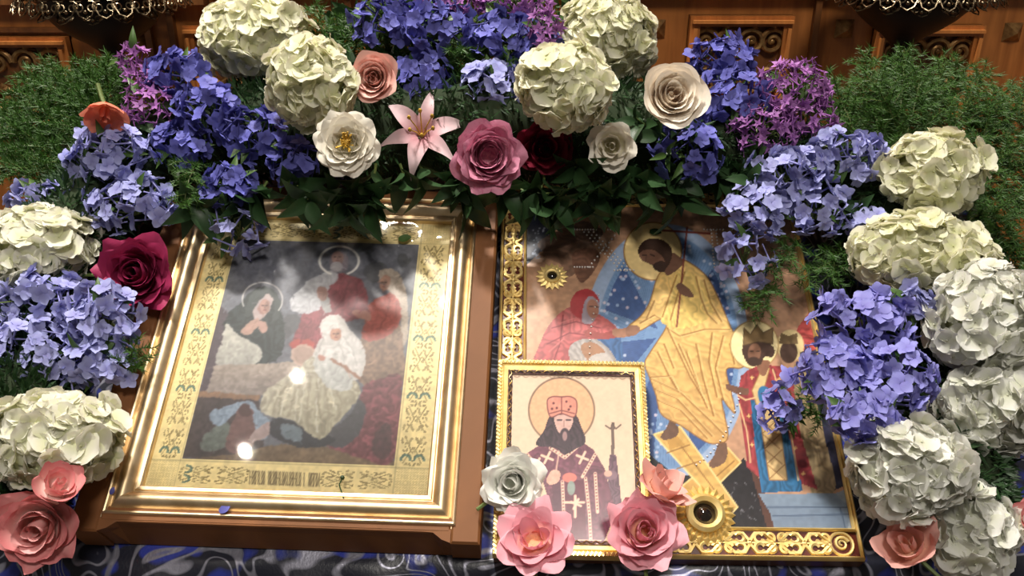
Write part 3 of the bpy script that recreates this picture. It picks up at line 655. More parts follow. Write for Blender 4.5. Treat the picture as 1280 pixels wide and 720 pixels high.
# central figure
C.ell(816, 314, 36, 36, (236, 204, 136)); C.ell(816, 314, 36, 36, (150, 104, 50), ring=1.5)
C.poly([(838, 526), (848, 534), (846, 545), (832, 550), (826, 546), (832, 536)], (104, 74, 58)); C.poly([(900, 552), (909, 556), (908, 574), (896, 584), (886, 582), (892, 570)], (112, 80, 62))
robe = [(852, 324), (880, 342), (895, 366), (914, 410), (926, 432), (932, 452), (926, 460), (908, 462), (914, 490), (919, 516), (910, 508), (902, 500), (910, 545), (898, 554), (882, 552), (851, 532), (827, 518), (820, 494), (812, 472), (806, 454), (815, 437), (833, 408), (826, 399), (798, 414), (786, 408), (800, 396), (812, 378), (822, 346), (834, 334)]
C.poly(robe, (222, 182, 104), c2=(206, 158, 92), ang=-90, fold=(62, 12, .10), tex=.06, edge=((140, 92, 44), 1.4))
C.poly([(826, 399), (838, 366), (846, 340), (862, 340), (880, 356), (892, 386), (880, 402), (858, 410), (838, 408)], (222, 186, 100), fold=(20, 11, .12))
fl = [[(846, 344), (836, 372), (828, 396)], [(856, 340), (846, 372), (838, 400)], [(870, 346), (876, 372), (884, 392), (896, 404)], [(880, 350), (888, 378), (902, 402)], [(834, 410), (862, 470), (880, 500)], [(834, 410), (850, 420), (880, 412), (912, 412)], [(812, 472), (850, 490), (886, 524), (906, 544)], [(812, 472), (838, 470), (846, 486)], [(822, 440), (836, 470), (848, 490)], [(848, 430), (866, 470), (884, 510)], [(890, 416), (886, 452), (896, 496)], [(904, 420), (894, 460), (904, 500)], [(822, 500), (850, 512), (884, 548)], [(818, 486), (846, 498), (890, 545)], [(870, 430), (878, 470), (892, 520)], [(800, 404), (818, 394), (826, 398)], [(808, 398), (818, 376)], [(912, 430), (918, 455)], [(830, 430), (842, 460)], [(858, 440), (874, 486)]]
C.strokes(fl, 1.7, (146, 96, 44), .85)
C.strokes([[(x+2.6, y+.6) for (x, y) in g] for g in fl], 1.2, (238, 208, 138), .55)
C.poly([(828, 330), (840, 316), (854, 326), (848, 336), (834, 344)], (112, 76, 58)); C.poly([(797, 316), (802, 304), (813, 298), (828, 300), (838, 308), (840, 320), (834, 334), (826, 338), (816, 330), (806, 322)], (62, 40, 30))
C.poly([(799, 317), (808, 312), (820, 314), (830, 324), (830, 334), (822, 336), (812, 330), (802, 325)], (118, 80, 62)); C.poly([(816, 331), (826, 326), (833, 330), (830, 340), (820, 338)], (58, 38, 30)); C.line([(803, 319), (808, 319)], 1.4, (46, 28, 24)); C.line([(813, 318), (818, 320)], 1.4, (46, 28, 24)); C.line([(808, 320), (807, 326)], 1.2, (90, 58, 46))
C.line([(859, 284), (846, 408)], 2.2, (128, 54, 44)); C.line([(828, 288), (888, 292)], 2.4, (128, 54, 44)); C.poly([(845, 358), (852, 354), (864, 364), (866, 372), (852, 368)], (118, 80, 62))
C.poly([(782, 410), (792, 406), (800, 410), (796, 418), (784, 420)], (142, 98, 76))
# crowned figures on the right
C.poly([(996, 415), (1006, 398), (1020, 384), (1046, 388), (1060, 420), (1040, 440), (1006, 440)], (184, 72, 70), fold=(50, 12, .16)); C.ell(988, 432, 17, 20, (214, 190, 134))
C.ell(986, 440, 11, 14, (78, 54, 44)); C.poly([(974, 430), (976, 416), (986, 420), (996, 416), (998, 430)], (112, 88, 56), False)
C.ell(943, 431, 30, 30, (236, 214, 156)); C.ell(943, 431, 30, 30, (166, 130, 76), ring=1.4)
C.poly([(1000, 440), (1070, 430), (1075, 600), (1030, 618), (1000, 560)], (44, 44, 66), False, tex=.2)
C.poly([(990, 470), (1010, 470), (1034, 560), (1044, 612), (1014, 616)], (150, 128, 92), fold=(15, 10, .15))
C.poly([(926, 470), (936, 462), (952, 455), (976, 458), (992, 480), (1000, 540), (1022, 612), (1000, 604), (988, 570), (978, 520), (950, 500), (950, 598), (934, 584), (922, 494)], (150, 54, 58), False, fold=(10, 14, .2))
C.poly([(938, 500), (976, 500), (990, 560), (1004, 614), (952, 616), (944, 560)], (40, 98, 142), False, fold=(5, 7, .22))
C.poly([(952, 462), (962, 460), (954, 490), (974, 524), (984, 600), (962, 600), (950, 520), (940, 488)], (212, 178, 120), False, edge=((160, 116, 64), 1.2))
for k in range(4):
    y = 524+k*19; x = 951+k*2.8; C.line([(x, y), (x+21, y+18)], 1.2, (146, 100, 54)); C.line([(x+21, y), (x+2, y+18)], 1.2, (146, 100, 54))
C.ell(957, 496, 9, 14, (46, 108, 156), -20); C.strokes([[(922, 494), (932, 500), (944, 497)], [(924, 505), (934, 540), (938, 578)], [(966, 462), (978, 500), (990, 550), (998, 600)]], 1.8, (222, 184, 130))
for (x, y) in ((940, 472), (974, 474), (980, 488), (936, 520), (940, 556), (994, 560), (1004, 592)): C.line([(x-2, y), (x+2, y)], 1.4, (226, 186, 110)); C.line([(x, y-2), (x, y+2)], 1.4, (226, 186, 110))
C.poly([(909, 480), (924, 484), (936, 486), (934, 494), (920, 492), (908, 486)], (112, 76, 60)); C.poly([(948, 452), (962, 452), (956, 470), (948, 464)], (138, 92, 68))
C.poly([(928, 440), (932, 428), (956, 426), (968, 436), (966, 446), (956, 446), (950, 456), (936, 456)], (70, 46, 36)); C.ell(943, 441, 8, 12, (130, 88, 66), 5); C.ell(942, 452, 8, 6, (66, 44, 34)); C.line([(938, 439), (941, 439)], 1.3, (40, 26, 22)); C.line([(946, 439), (949, 439)], 1.3, (40, 26, 22))
C.poly([(929, 432), (930, 410), (938, 418), (946, 406), (954, 416), (966, 410), (966, 430), (948, 427)], (128, 100, 62), False, edge=((84, 62, 38), 1.2))
# stone ledge
C.poly([(948, 617), (1060, 617), (1062, 634), (1064, 672), (972, 672), (962, 640)], (122, 140, 160), False, (104, 122, 146), -90, tex=.05); C.strokes([[(958, 634), (1062, 634)], [(1050, 634), (1058, 665)], [(966, 645), (1060, 643)]], 1.6, (74, 90, 116)); C.poly([(1044, 617), (1068, 606), (1072, 660), (1060, 664), (1062, 634)], (134, 148, 164), False)
C.grey(.10)
# border ground
bx = (C.lx < RX0+BW) | (C.lx > RX1-.0065) | (C.ly < RY0+BW) | (C.ly > RY1-BW)
C.c[bx] = np.array((86, 32, 20))
C.build('picture', paint_mat('icon_foil_print', 0, .32, .35), ri)
for (o, w_) in ((0, .0035), (BW-.004, .0035)):
    sweep_frame('gold_edge', RX0+o+w_, RX1-(o if o == 0 else .003)-w_, RY0+o+w_, RY1-o-w_, [(0, .0180), (.0004, .0215), (.0015, .0226), (.0028, .0215), (.0035, .0150)], M['goldbright'], ri, 50)
# scroll ornaments of the border, one relief piece each
def flat_curl(pts, w): return pts, w
om = MB(); r0 = .0019
def arcp(cx, cy, r, a0, a1, n=12): return [(cx+r*math.cos(math.radians(a0+(a1-a0)*i/n)), cy+r*math.sin(math.radians(a0+(a1-a0)*i/n)), .0006) for i in range(n+1)]
for sx in (-1, 1):
    om.tube([(sx*x, y, z) for (x, y, z) in arcp(.0045, .0035, .0042, -60, 250)], r0, 5); om.tube([(sx*x, y, z) for (x, y, z) in arcp(.0045, -.0065, .0036, 60, -250)], r0, 5)
    om.tube([(sx*.001, -.010, .0006), (sx*.0085, -.002, .0006), (sx*.0085, .007, .0006), (sx*.002, .0115, .0006)], r0, 5)
om.tube([(0, -.012, .0006), (0, -.002, .0008), (0, .012, .0006)], [.0008, .0020, .0008], 5); om.sphere((0, .0115, .0006), .0022, 8, 5, (1, 1, .6))
omm = om.mesh('scroll_ornament', M['goldbright'])
ow = BW-.0045; xm0 = RX0+BW/2-.0003; xm1 = RX1-.0185
n_ = 15
for k in range(n_):
    y = RY0+BW+.004+(RY1-RY0-2*BW-.008)*(k+.5)/n_
    for x in (xm0,): link('scroll_ornament', omm, ri, Matrix.Translation((x, y, .0188)) @ Matrix.Rotation(PI*(k % 2), 4, 'Z'))
for k in range(11):
    x = RX0+BW+.004+(RX1-RX0-2*BW-.002)*(k+.5)/11
    for y in (RY0+BW/2, RY1-BW/2): link('scroll_ornament', omm, ri, Matrix.Translation((x, y, .0188)) @ Matrix.Rotation(PI/2+PI*(k % 2), 4, 'Z'))
for x in (xm0, xm1):
    for y in (RY0+BW/2, RY1-BW/2):
        rm = MB(); rm.lathe([(.0085, .0), (.0092, .0018), (.0105, .0022), (.0115, .001), (.0115, 0)], 20); rm.tube([(.0066*(1-.85*i/26)*math.cos(.3+.42*i), .0066*(1-.85*i/26)*math.sin(.3+.42*i), .0008) for i in range(27)], [.0016*(1-.5*i/26) for i in range(27)], 5); link('roundel', rm.mesh('roundel', M['goldbright']), ri, Matrix.Translation((x, y, .0185)))
def ri_local(x, y, z): 
    A = RI.inverted(); n = z+.001; return A @ at(x, y, n)
# sun rosettes with a dark jewel
mj, t_, b_ = nt('dark_jewel'); setp(b_, Base_Color=(.012, .008, .006, 1), Roughness=.04, Specular_IOR_Level=.8)
def rosette(x, y, R, n, ring, h):
    p = ri_local(x, y, .0195); t = link('sun_rosette', None, ri, Matrix.Translation(p)); t.empty_display_size = .01
    m = MB(); m.lathe([(R*ring*.55, .002), (R*ring*.6, h*.8), (R*ring*.8, h), (R*ring*.97, h*.75), (R*ring, 0)], 28); link('ring', m.mesh('ring', M['goldbright']), t)
    m = MB(); m.lathe([(.0002, h*.75), (R*ring*.35, h*.6), (R*ring*.58, h*.2)], 20); j = link('jewel', m.mesh('jewel', mj), t)
    rm = MB(); w = R*(1-ring)*.42
    rm.add([(R*ring*.9, -w*.7, .001), (R*ring*1.25, -w, .0012), (R*1.0, 0, .0008), (R*ring*1.25, w, .0012), (R*ring*.9, w*.7, .001), (R*ring*.9, 0, h*.55), (R*ring*1.2, 0, h*.45)], [(0, 1, 6, 5), (1, 2, 6), (2, 3, 6), (3, 4, 5, 6), (0, 4, 3, 2, 1)])
    rmm = rm.mesh('ray', M['goldbright'], False)
    for k in range(n): link('ray', rmm, t, Matrix.Rotation(2*PI*k/n, 4, 'Z'))
rosette(690, 346, .0175, 16, .52, .0045)
rosette(880, 644, .0285, 24, .64, .010)
# rows of pearls
mpe, t_, b_ = nt('pearl'); setp(b_, Base_Color=(*sl(216, 208, 204), 1), Roughness=.2, Coat_Weight=.5)
pm = MB()
def pearls(x0, y0, x1, y1, n):
    for k in range(n):
        f = k/max(1, n-1); p = ri_local(x0+(x1-x0)*f, y0+(y1-y0)*f, .0188); pm.sphere(p, .0013, 6, 4)
for dx in (0, 6, 12): pearls(730+dx, 290, 775+dx, 337, 13)
pearls(772, 290, 736, 334, 11)
pearls(718, 287, 745, 287, 9); pearls(760, 287, 773, 287, 5); pearls(718, 334, 741, 334, 8); pearls(768, 338, 792, 338, 7)
pearls(889, 288, 893, 334, 12); pearls(895, 288, 900, 334, 12); pearls(880, 287, 904, 287, 7); pearls(905, 292, 906, 330, 9)
for k in range(34):
    a = math.radians(152+k*3.2) if k < 17 else math.radians(-20-(k-17)*3.0); 
    p = ri_local(834+97*math.cos(a), 440-152*math.sin(a), .0188); pm.sphere(p, .0011, 6, 4)
po = link('pearls', pm.mesh('pearls', mpe), ri); po['kind'] = 'stuff'

# ================================================================== small framed icon
FI = slope_mat(.0553, .0815, .0285, math.radians(-1.2)) @ Matrix.Rotation(math.radians(3.0), 4, 'X')
fi = thing('framed_icon', 'small print of a bearded man in a crown, embossed gold frame', 'icon', FI)
FX0, FX1, FY0, FY1 = -.0705, .0705, -.092, .0935
m = MB(); m.box((0, 0, .004), (FX1-FX0-.004, FY1-FY0-.004, .008)); link('backing', m.mesh('backing', M['board'], False), fi)
sweep_frame('frame_rail', FX0+.0105, FX1-.0105, FY0+.0105, FY1-.0105, [(0, .009), (.0005, .0125), (.0045, .0135), (.0055, .0120), (.0062, .0120), (.0070, .0145), (.0098, .0145), (.0105, .012), (.0105, 0)], M['goldbright'], fi, 30)
msv = metal_mat('embossed_silver', sl(190, 172, 180), sl(120, 96, 112), .3, .9, 300, .8)
sweep_frame('inner_band', FX0+.0140, FX1-.0140, FY0+.0140, FY1-.0140, [(0, .0095), (.0006, .0120), (.0032, .0138), (.0042, .0128)], msv, fi, 30)
bd = MB()
def rope(x0, y0, x1, y1):
    L = math.hypot(x1-x0, y1-y0); n = int(L/.0036); a = math.atan2(y1-y0, x1-x0)
    for k in range(n):
        f = (k+.5)/n; bd.box((0, 0, 0), (.0040, .0018, .0016), Matrix.Translation((x0+(x1-x0)*f, y0+(y1-y0)*f, .0148)) @ Matrix.Rotation(a+.9, 4, 'Z'))
e = .0021
for a in ((FX0+e, FY0+e, FX1-e, FY0+e), (FX1-e, FY0+e, FX1-e, FY1-e), (FX1-e, FY1-e, FX0+e, FY1-e), (FX0+e, FY1-e, FX0+e, FY0+e)): rope(*a)
mgw = metal_mat('pale_gold', sl(240, 222, 170), sl(220, 186, 104), .25, 1, 200, .3)
bo = link('rope_edge', bd.mesh('rope_edge', mgw, False), fi); bo['kind'] = 'stuff'
sc_ = MB()
def wave(x0, y0, x1, y1):
    L = math.hypot(x1-x0, y1-y0); n = int(L/.0012); ux, uy = (x1-x0)/L, (y1-y0)/L
    sc_.tube([(x0+ux*L*k/n-uy*.0012*math.sin(k*.9), y0+uy*L*k/n+ux*.0012*math.sin(k*.9), .0139) for k in range(n+1)], .0005, 4)
e = .0122
for a in ((FX0+e, FY0+e, FX1-e, FY0+e), (FX1-e, FY0+e, FX1-e, FY1-e), (FX1-e, FY1-e, FX0+e, FY1-e), (FX0+e, FY1-e, FX0+e, FY0+e)): wave(*a)
link('embossed_vine', sc_.mesh('embossed_vine', mgw), fi)
C = Canvas(FI, FX0+.0142, FX1-.0142, FY0+.0142, FY1-.0142, .0100, .0007, (214, 186, 160))
C.c *= (1+.04*C.n2+.04*C.n1)[..., None]
C.ell(702, 513, 41, 41, (214, 164, 126)); C.ell(702, 513, 41, 41, (128, 102, 82), ring=2.2)
PU = (104, 58, 74); CRM = (224, 188, 164)
C.poly([(764, 528), (768, 528), (768, 570), (764, 570)], (96, 78, 70), False); C.line([(757, 532), (763, 536), (766, 531), (770, 536), (776, 531)], 1.8, (96, 78, 70)); C.line([(766, 534), (767, 640)], 2.6, (104, 84, 76))
C.poly([(762, 568), (770, 568), (774, 600), (778, 640), (756, 642), (760, 600)], (92, 64, 78), False, fold=(8, 7, .25))
C.poly([(656, 568), (672, 558), (690, 552), (706, 566), (724, 550), (742, 562), (756, 586), (760, 604), (770, 640), (750, 690), (696, 690), (690, 640), (678, 600), (664, 590)], PU, False, fold=(12, 15, .16), tex=.1)
C.poly([(690, 600), (704, 604), (712, 690), (700, 690), (692, 650)], (84, 46, 62), False); C.poly([(706, 600), (730, 600), (734, 690), (710, 690)], (92, 32, 52), False)
for (x, y, s_) in ((684, 572, 7), (728, 572, 7), (720, 630, 6), (672, 578, 5)):
    C.line([(x-s_, y-s_*.4), (x+s_, y+s_*.4)], 3, CRM); C.line([(x+s_*.5, y-s_), (x-s_*.5, y+s_)], 3, CRM)
for g in ([(703, 602), (705, 650), (708, 688)], [(732, 598), (737, 645), (739, 688)], [(744, 592), (747, 640)], [(659, 568), (678, 592)], [(688, 560), (706, 572), (722, 558)], [(744, 568), (728, 596)]):
    C.line(g, 4.0, CRM)
    for (x1, y1), (x2, y2) in zip(g[:-1], g[1:]):
        n = int(math.hypot(x2-x1, y2-y1)/4)
        for k in range(n): C.ell(x1+(x2-x1)*k/n, y1+(y2-y1)*k/n, 1, 1, (110, 56, 66))
C.line([(700, 556), (694, 596)], 2.2, CRM, .7); C.poly([(683, 600), (690, 588), (700, 590), (698, 602), (688, 606)], (206, 158, 140)); C.ell(764, 594, 8, 6, (120, 92, 104)); C.ell(760, 592, 5, 4, (200, 156, 140))
C.ell(712, 597, 9, 6, (206, 112, 100)); C.ell(714, 610, 5, 9, (128, 140, 132)); C.line([(706, 628), (730, 628)], 3, CRM); C.line([(719, 620), (719, 646)], 3.4, CRM)
C.poly([(690, 518), (718, 518), (726, 532), (732, 552), (718, 562), (706, 568), (694, 560), (670, 556), (680, 538)], (58, 42, 50), fold=(30, 7, .3)); C.poly([(694, 520), (715, 520), (714, 534), (704, 544), (696, 536)], (196, 158, 148)); C.ell(706, 548, 7, 13, (60, 44, 52)); C.ell(706, 545, 3, 6, (150, 118, 118)); C.line([(697, 525), (702, 525)], 2, (58, 42, 50)); C.line([(708, 525), (713, 525)], 2, (58, 42, 50)); C.line([(705, 526), (705, 533)], 1.2, (150, 110, 104))
C.poly([(684, 502), (690, 496), (702, 496), (714, 496), (721, 503), (718, 521), (702, 517), (688, 521)], (204, 134, 116), edge=((110, 58, 58), 1.4)); C.line([(702, 496), (702, 518)], 1.4, (120, 64, 62)); C.line([(687, 517), (702, 513), (718, 517)], 1.4, (120, 64, 62))
for (x, y) in ((692, 504), (696, 510), (708, 502), (713, 508), (690, 511), (711, 512)): C.ell(x, y, 1.5, 1.5, (96, 46, 50))
C.poly([(715, 675), (752, 675), (752, 692), (715, 692)], (220, 170, 146), False)
for row in (679, 687):
    x = 718
    while x < 750: C.line([(x, row-2.6), (x, row+2.6)], 1.1, (104, 52, 52)); (rr.random() < .6) and C.line([(x, row+rr.choice((-2, 0, 2))), (x+2.4, row)], 1, (104, 52, 52)); x += rr.choice((2.6, 3.0, 3.6))
C.build('picture', paint_mat('portrait_print', 0, .3, .3), fi)
# ------------------------------------------------------------------ garland: mossy core
def rnd(a, b): return random.uniform(a, b)
core_pts = [(22, 655, .022, .024), (28, 600, .03, .032), (40, 500, .035, .034), (50, 400, .035, .036), (80, 300, .04, .038), (140, 225, .05, .042), (230, 178, .068, .044), (340, 160, .07, .052), (460, 160, .075, .056), (600, 160, .075, .058), (740, 160, .075, .058), (860, 172, .078, .046), (980, 206, .066, .036), (1080, 252, .062, .034), (1140, 340, .045, .036), (1165, 430, .04, .034), (1180, 520, .035, .036), (1200, 600, .03, .034), (1235, 660, .028, .026)]
cp = [at(x, y, max(n, r*1.1+.008)) for (x, y, n, r) in core_pts]; crad = [r for *_, r in core_pts]
m = MB(); fine = []; frad = []
for i in range(len(cp)-1):
    for s in range(4):
        f = s/4; fine.append(cp[i].lerp(cp[i+1], f)); frad.append((crad[i]*(1-f)+crad[i+1]*f)*rnd(.86, 1.08))
m.tube(fine, frad, 14)
m.V = [v+Vector((rnd(-1, 1), rnd(-1, 1), rnd(-1, 1)))*.005 for v in m.V]
core = tag(link('garland_core', m.mesh('garland_core', M['moss'], True, None)), 'dark mossy arch under the flowers around the icons', 'garland')
V = []; F = []
for _ in range(26000):
    i = random.randrange(len(m.V)-15); c = m.V[i].lerp(m.V[i+1], random.random()).lerp(m.V[i+14], random.random()); j = i//14
    d = (c-fine[j]).normalized()+Vector((rnd(-1, 1), rnd(-1, 1), rnd(-1, 1)))*.9; d = d.normalized()*rnd(.008, .020); w = d.orthogonal().normalized()*rnd(.0008, .0018)
    e = c+d-P0; eu, ev, en = e.x, e.dot(SU), e.dot(SN)
    if en < (.056 if -.40 < eu < -.01 and ev < .41 else .03 if -.01 <= eu < .325 and ev < .42 else .004): continue
    k = len(V); V += [c-w*.5, c+d*.5+w, c+d, c+d*.5-w]; F.append((k, k+1, k+2, k+3))
mo = link('moss_blades', mesh_from('moss_blades', V, F, M['leafdark'], None, False), core); mo['kind'] = 'stuff'

# ------------------------------------------------------------------ flower parts
def petal(L, W, cup=.25, curl=.0, ns=4, nt_=3, base=.18, tip=0.0, ruf=0.0, ph=0.0, z0=0.0):
    """petal along +x from the origin; returns V, F, uv"""
    def fn(i, j):
        s = i; t = 2*j-1
        w = W*(base*(1-s)+math.sin(PI*min(1, .06+.86*s))**.75) if not tip else W*(base*(1-s)**2+math.sin(PI*s**.8)*(1-tip*s))
        x = L*s*(1-.08*t*t*s); y = t*w
        z = z0+L*(cup*s*s - curl*s**4) + W*.25*t*t*s + ruf*math.sin(7*s+ph)*math.cos(5*t+ph)
        return Vector((x, y, z))
    g = MB(); g.grid(fn, ns, nt_); return g
def add_rot(m, g, M_): m.add([M_ @ v for v in g.V], g.F, g.T)
def floret_mesh(name, mat, npet, L, W, tube_len, cup=.2, curl=.1, base=.25, tip=0, ns=3, nt_=2, eye=None, seed=0, tubr=.0008):
    rs = random.Random(seed); m = MB()
    for k in range(npet):
        g = petal(L*rs.uniform(.9, 1.1), W*rs.uniform(.9, 1.1), cup*rs.uniform(.5, 1.5), curl, ns, nt_, base, tip, L*.05, rs.random()*6, z0=.0004*(k % 2))
        add_rot(m, g, Matrix.Rotation(2*PI*k/npet+rs.uniform(-.1, .1), 4, 'Z') @ Matrix.Rotation(rs.uniform(-.2, .2), 4, 'X') @ Matrix.Rotation(rs.uniform(-.18, .12), 4, 'Y'))
    if tube_len: m.tube([(0, 0, .0005), (0, 0, -tube_len*.5), (0, 0, -tube_len)], [tubr*1.3, tubr, tubr*1.1], 5, False)
    if eye: m.sphere((0, 0, .0008), eye, 6, 4)
    return m.mesh(name, mat, True, None)
HYD = {k: [floret_mesh('floret', M[k], 4, .0128, .0094, 0, .12, .10, .30, 0, 4, 3, .0010, s) for s in range(8)] for k in ('hyd', 'hydg', 'hydw')}
BLUE = {k: [floret_mesh('floret', M[k], 5, .0100, .0040, .022, .10, .10, .12, 0, 4, 2, None, 10+s) for s in range(4)] for k in ('blue_l', 'blue_b', 'blue_m')}
STAR = {k: [floret_mesh('floret', M[k], 5, .0105, .0024, .014, .25, .1, .5, .6, 3, 2, .0009, 20+s) for s in range(4)] for k in ('purple',)}
def leaf_mesh(L, W, mat, fold=.25, curl=.2, name='leaf'):
    g = MB()
    def fn(i, j):
        s = i; t = 2*j-1; w = W*math.sin(PI*s**.75)**.9*(1-.25*s)
        return Vector((L*s, t*w, L*(.06*math.sin(PI*s)-curl*s*s)+abs(t)*w*fold))
    g.grid(fn, 7, 4); return g.mesh(name, mat, True, None)
LEAF = [leaf_mesh(.045, .011, M['leafdark'], .25, c) for c in (.05, .2, .35)]
LEAFM = [leaf_mesh(.030, .0075, M['leafdark'], .25, c) for c in (.1, .25, .4)]
LEAFB = [leaf_mesh(.06, .013, M['leafdark'], .2, c) for c in (.1, .3)]
LEAFS = [leaf_mesh(.022, .004, M['leafmid'], .25, c) for c in (.1, .35)]
def align(pos, z, spin=None, scale=1.0, ref=(0, 1, 0)):
    return frame_z(Vector(pos), z, rnd(0, 2*PI) if spin is None else spin, ref) @ Matrix.Scale(scale, 4)
def align_x(pos, x, up=(0, 0, 1), scale=1.0, roll=0.0):
    x = Vector(x).normalized(); z = Vector(up); z = (z-x*z.dot(x))
    if z.length < 1e-4: z = x.orthogonal()
    z.normalize(); y = z.cross(x)
    return Matrix.Translation(pos) @ Matrix((x, y, z)).transposed().to_4x4() @ Matrix.Rotation(roll, 4, 'X') @ Matrix.Scale(scale, 4)
PXM = 1/FPX
def px2m(p, r): return r*(p-CAM).dot(FW)/FPX
FACE = Matrix((RT, UPV, -FW)).transposed().to_4x4()       # a frame that looks back towards the visitor

HG = 'white hydrangea heads in the garland'
def hydrangea(x, y, n, rx, ry, label, kind='hyd', tilt=(0, 0)):
    p = at(x, y, n); a, b = px2m(p, rx), px2m(p, ry); c = (a+b)/2*.85
    mw = Matrix.Translation(p) @ FACE @ Matrix.Rotation(tilt[0], 4, 'X') @ Matrix.Rotation(tilt[1], 4, 'Y')
    t = thing('hydrangea', label, 'hydrangea', mw, HG)
    k = MB(); k.sphere((0, 0, 0), 1, 14, 8, (a*.74, b*.74, c*.74)); link('flower_core', k.mesh('flower_core', M['hydcore'], True, None), t)
    k = MB(); k.tube([(0, 0, -c*.7), (0, -.01, -c*1.2), (rnd(-.01, .01), -.02, -c*1.5)], .003, 6); link('stem', k.mesh('stem', M['stem']), t)
    area = 4*PI*(((a*b)**1.6+(a*c)**1.6+(b*c)**1.6)/3)**(1/1.6)
    N = int(max(50, min(190, area/.00019))); ph1, ph2 = rnd(0, 6), rnd(0, 6)
    ga = PI*(3-math.sqrt(5))
    for i in range(N):
        z = 1-1.62*(i+.5)/N; r = math.sqrt(max(0, 1-z*z)); th = ga*i+rnd(-.25, .25)
        q = Vector((r*math.cos(th), r*math.sin(th), z)); nrm = Vector((q.x/a, q.y/b, q.z/c)).normalized()
        nrm = (nrm+Vector((rnd(-1, 1), rnd(-1, 1), rnd(-1, 1)))*.5).normalized()
        pos = Vector((q.x*a, q.y*b, q.z*c))*(rnd(.76, .97)+.10*math.sin(3.1*q.x+ph1)*math.sin(3.7*q.y+ph2))
        link('floret', random.choice(HYD[kind]), t, align(pos, nrm, None, rnd(.75, 1.2)))
    return t
hydrangea(320, 45, .135, 70, 54, 'creamy white hydrangea head beside the peach rose, upper and larger of two touching', 'hydg')
hydrangea(389, 103, .178, 54, 58, 'creamy white hydrangea head between the peach rose and the ivory open flower', 'hydg')
hydrangea(760, 47, .135, 64, 56, 'creamy white hydrangea head directly behind the cream spiral rose', 'hydg')
hydrangea(707, 109, .178, 60, 54, 'creamy white hydrangea head just above the dark red rose', 'hydg')
hydrangea(46, 312, .075, 72, 58, 'creamy white hydrangea head between pale blue florets beside the crimson rose', 'hyd')
hydrangea(72, 547, .088, 84, 62, 'white hydrangea head directly above the coral rose', 'hyd')
hydrangea(-8, 608, .044, 40, 36, 'white hydrangea head partly tucked behind the coral rose', 'hyd')
hydrangea(1166, 218, .120, 66, 50, 'creamy hydrangea head set against the big bank of fern', 'hydg')
hydrangea(1150, 318, .105, 86, 50, 'wide creamy hydrangea head just under the one against the fern', 'hydg')
hydrangea(1236, 398, .120, 74, 70, 'large white hydrangea head beside the bright lavender blue clusters', 'hydw')
hydrangea(1240, 510, .086, 68, 58, 'white hydrangea head under the large one by the lavender blue clusters', 'hydw')
hydrangea(1138, 584, .100, 72, 62, 'white hydrangea head directly above the salmon rose by the icon corner', 'hydw')
hydrangea(1214, 666, .058, 54, 60, 'white hydrangea head between the salmon rose and a red petal', 'hydw')

BG = 'blue plumbago clusters in the garland'; PG = 'purple star flower clusters in the garland'
def cluster(x, y, n, rx, ry, N, kind, label, bank=BLUE, name='plumbago', cat='blue flowers', group=BG, face=(0, .25, 1), leaves=4, spread=1.0, tubelen=.018, smin=.85, smax=1.2):
    p = at(x, y, n); a, b = px2m(p, rx), px2m(p, ry); c = min(a, b)*.75
    t = thing(name, label, cat, Matrix.Translation(p) @ FACE, group)
    f = Vector(face).normalized(); k = 0; ga = PI*(3-math.sqrt(5)); stems = MB()
    NN = int(N*(1.35 if bank is BLUE else 1.8))
    for i in range(NN):
        z = 1-1.25*(i+.5)/NN; r = math.sqrt(max(0, 1-z*z)); th = ga*i+rnd(-.4, .4)
        q = Vector((r*math.cos(th), r*math.sin(th), z))
        q = Vector((0, 0, 1)).rotation_difference(f) @ q
        s = rnd(.72, 1.06)*spread
        pos = Vector((q.x*a, q.y*b, q.z*c))*s
        nrm = (q+Vector((rnd(-1, 1), rnd(-1, 1), rnd(-1, 1)))*.8).normalized()
        link('floret', random.choice(bank[kind]), t, align(pos, nrm, None, rnd(smin, smax)))
        if i % 3 == 0: stems.tube([(0, -b*.3, -c*.6), pos*.45+Vector((0, 0, -.004)), pos-nrm*tubelen*.9], [.0012, .0009, .0007], 4)
    stems.tube([(0, -b*.2, -c*1.0), (0, 0, -c*.3), (0, 0, c*.3)], [.0018, .0016, .001], 5)
    link('stem', stems.mesh('stem', M['stem']), t)
    for i in range(leaves):
        th = rnd(0, 2*PI); d = Vector((math.cos(th), math.sin(th), rnd(-.2, .6)))
        link('leaf', random.choice(LEAFS), t, align_x((d.x*a*.35, d.y*b*.35, c*rnd(-.1, .4)), d, (0, 0, 1), rnd(.8, 1.3), rnd(-.6, .6)))
    return t
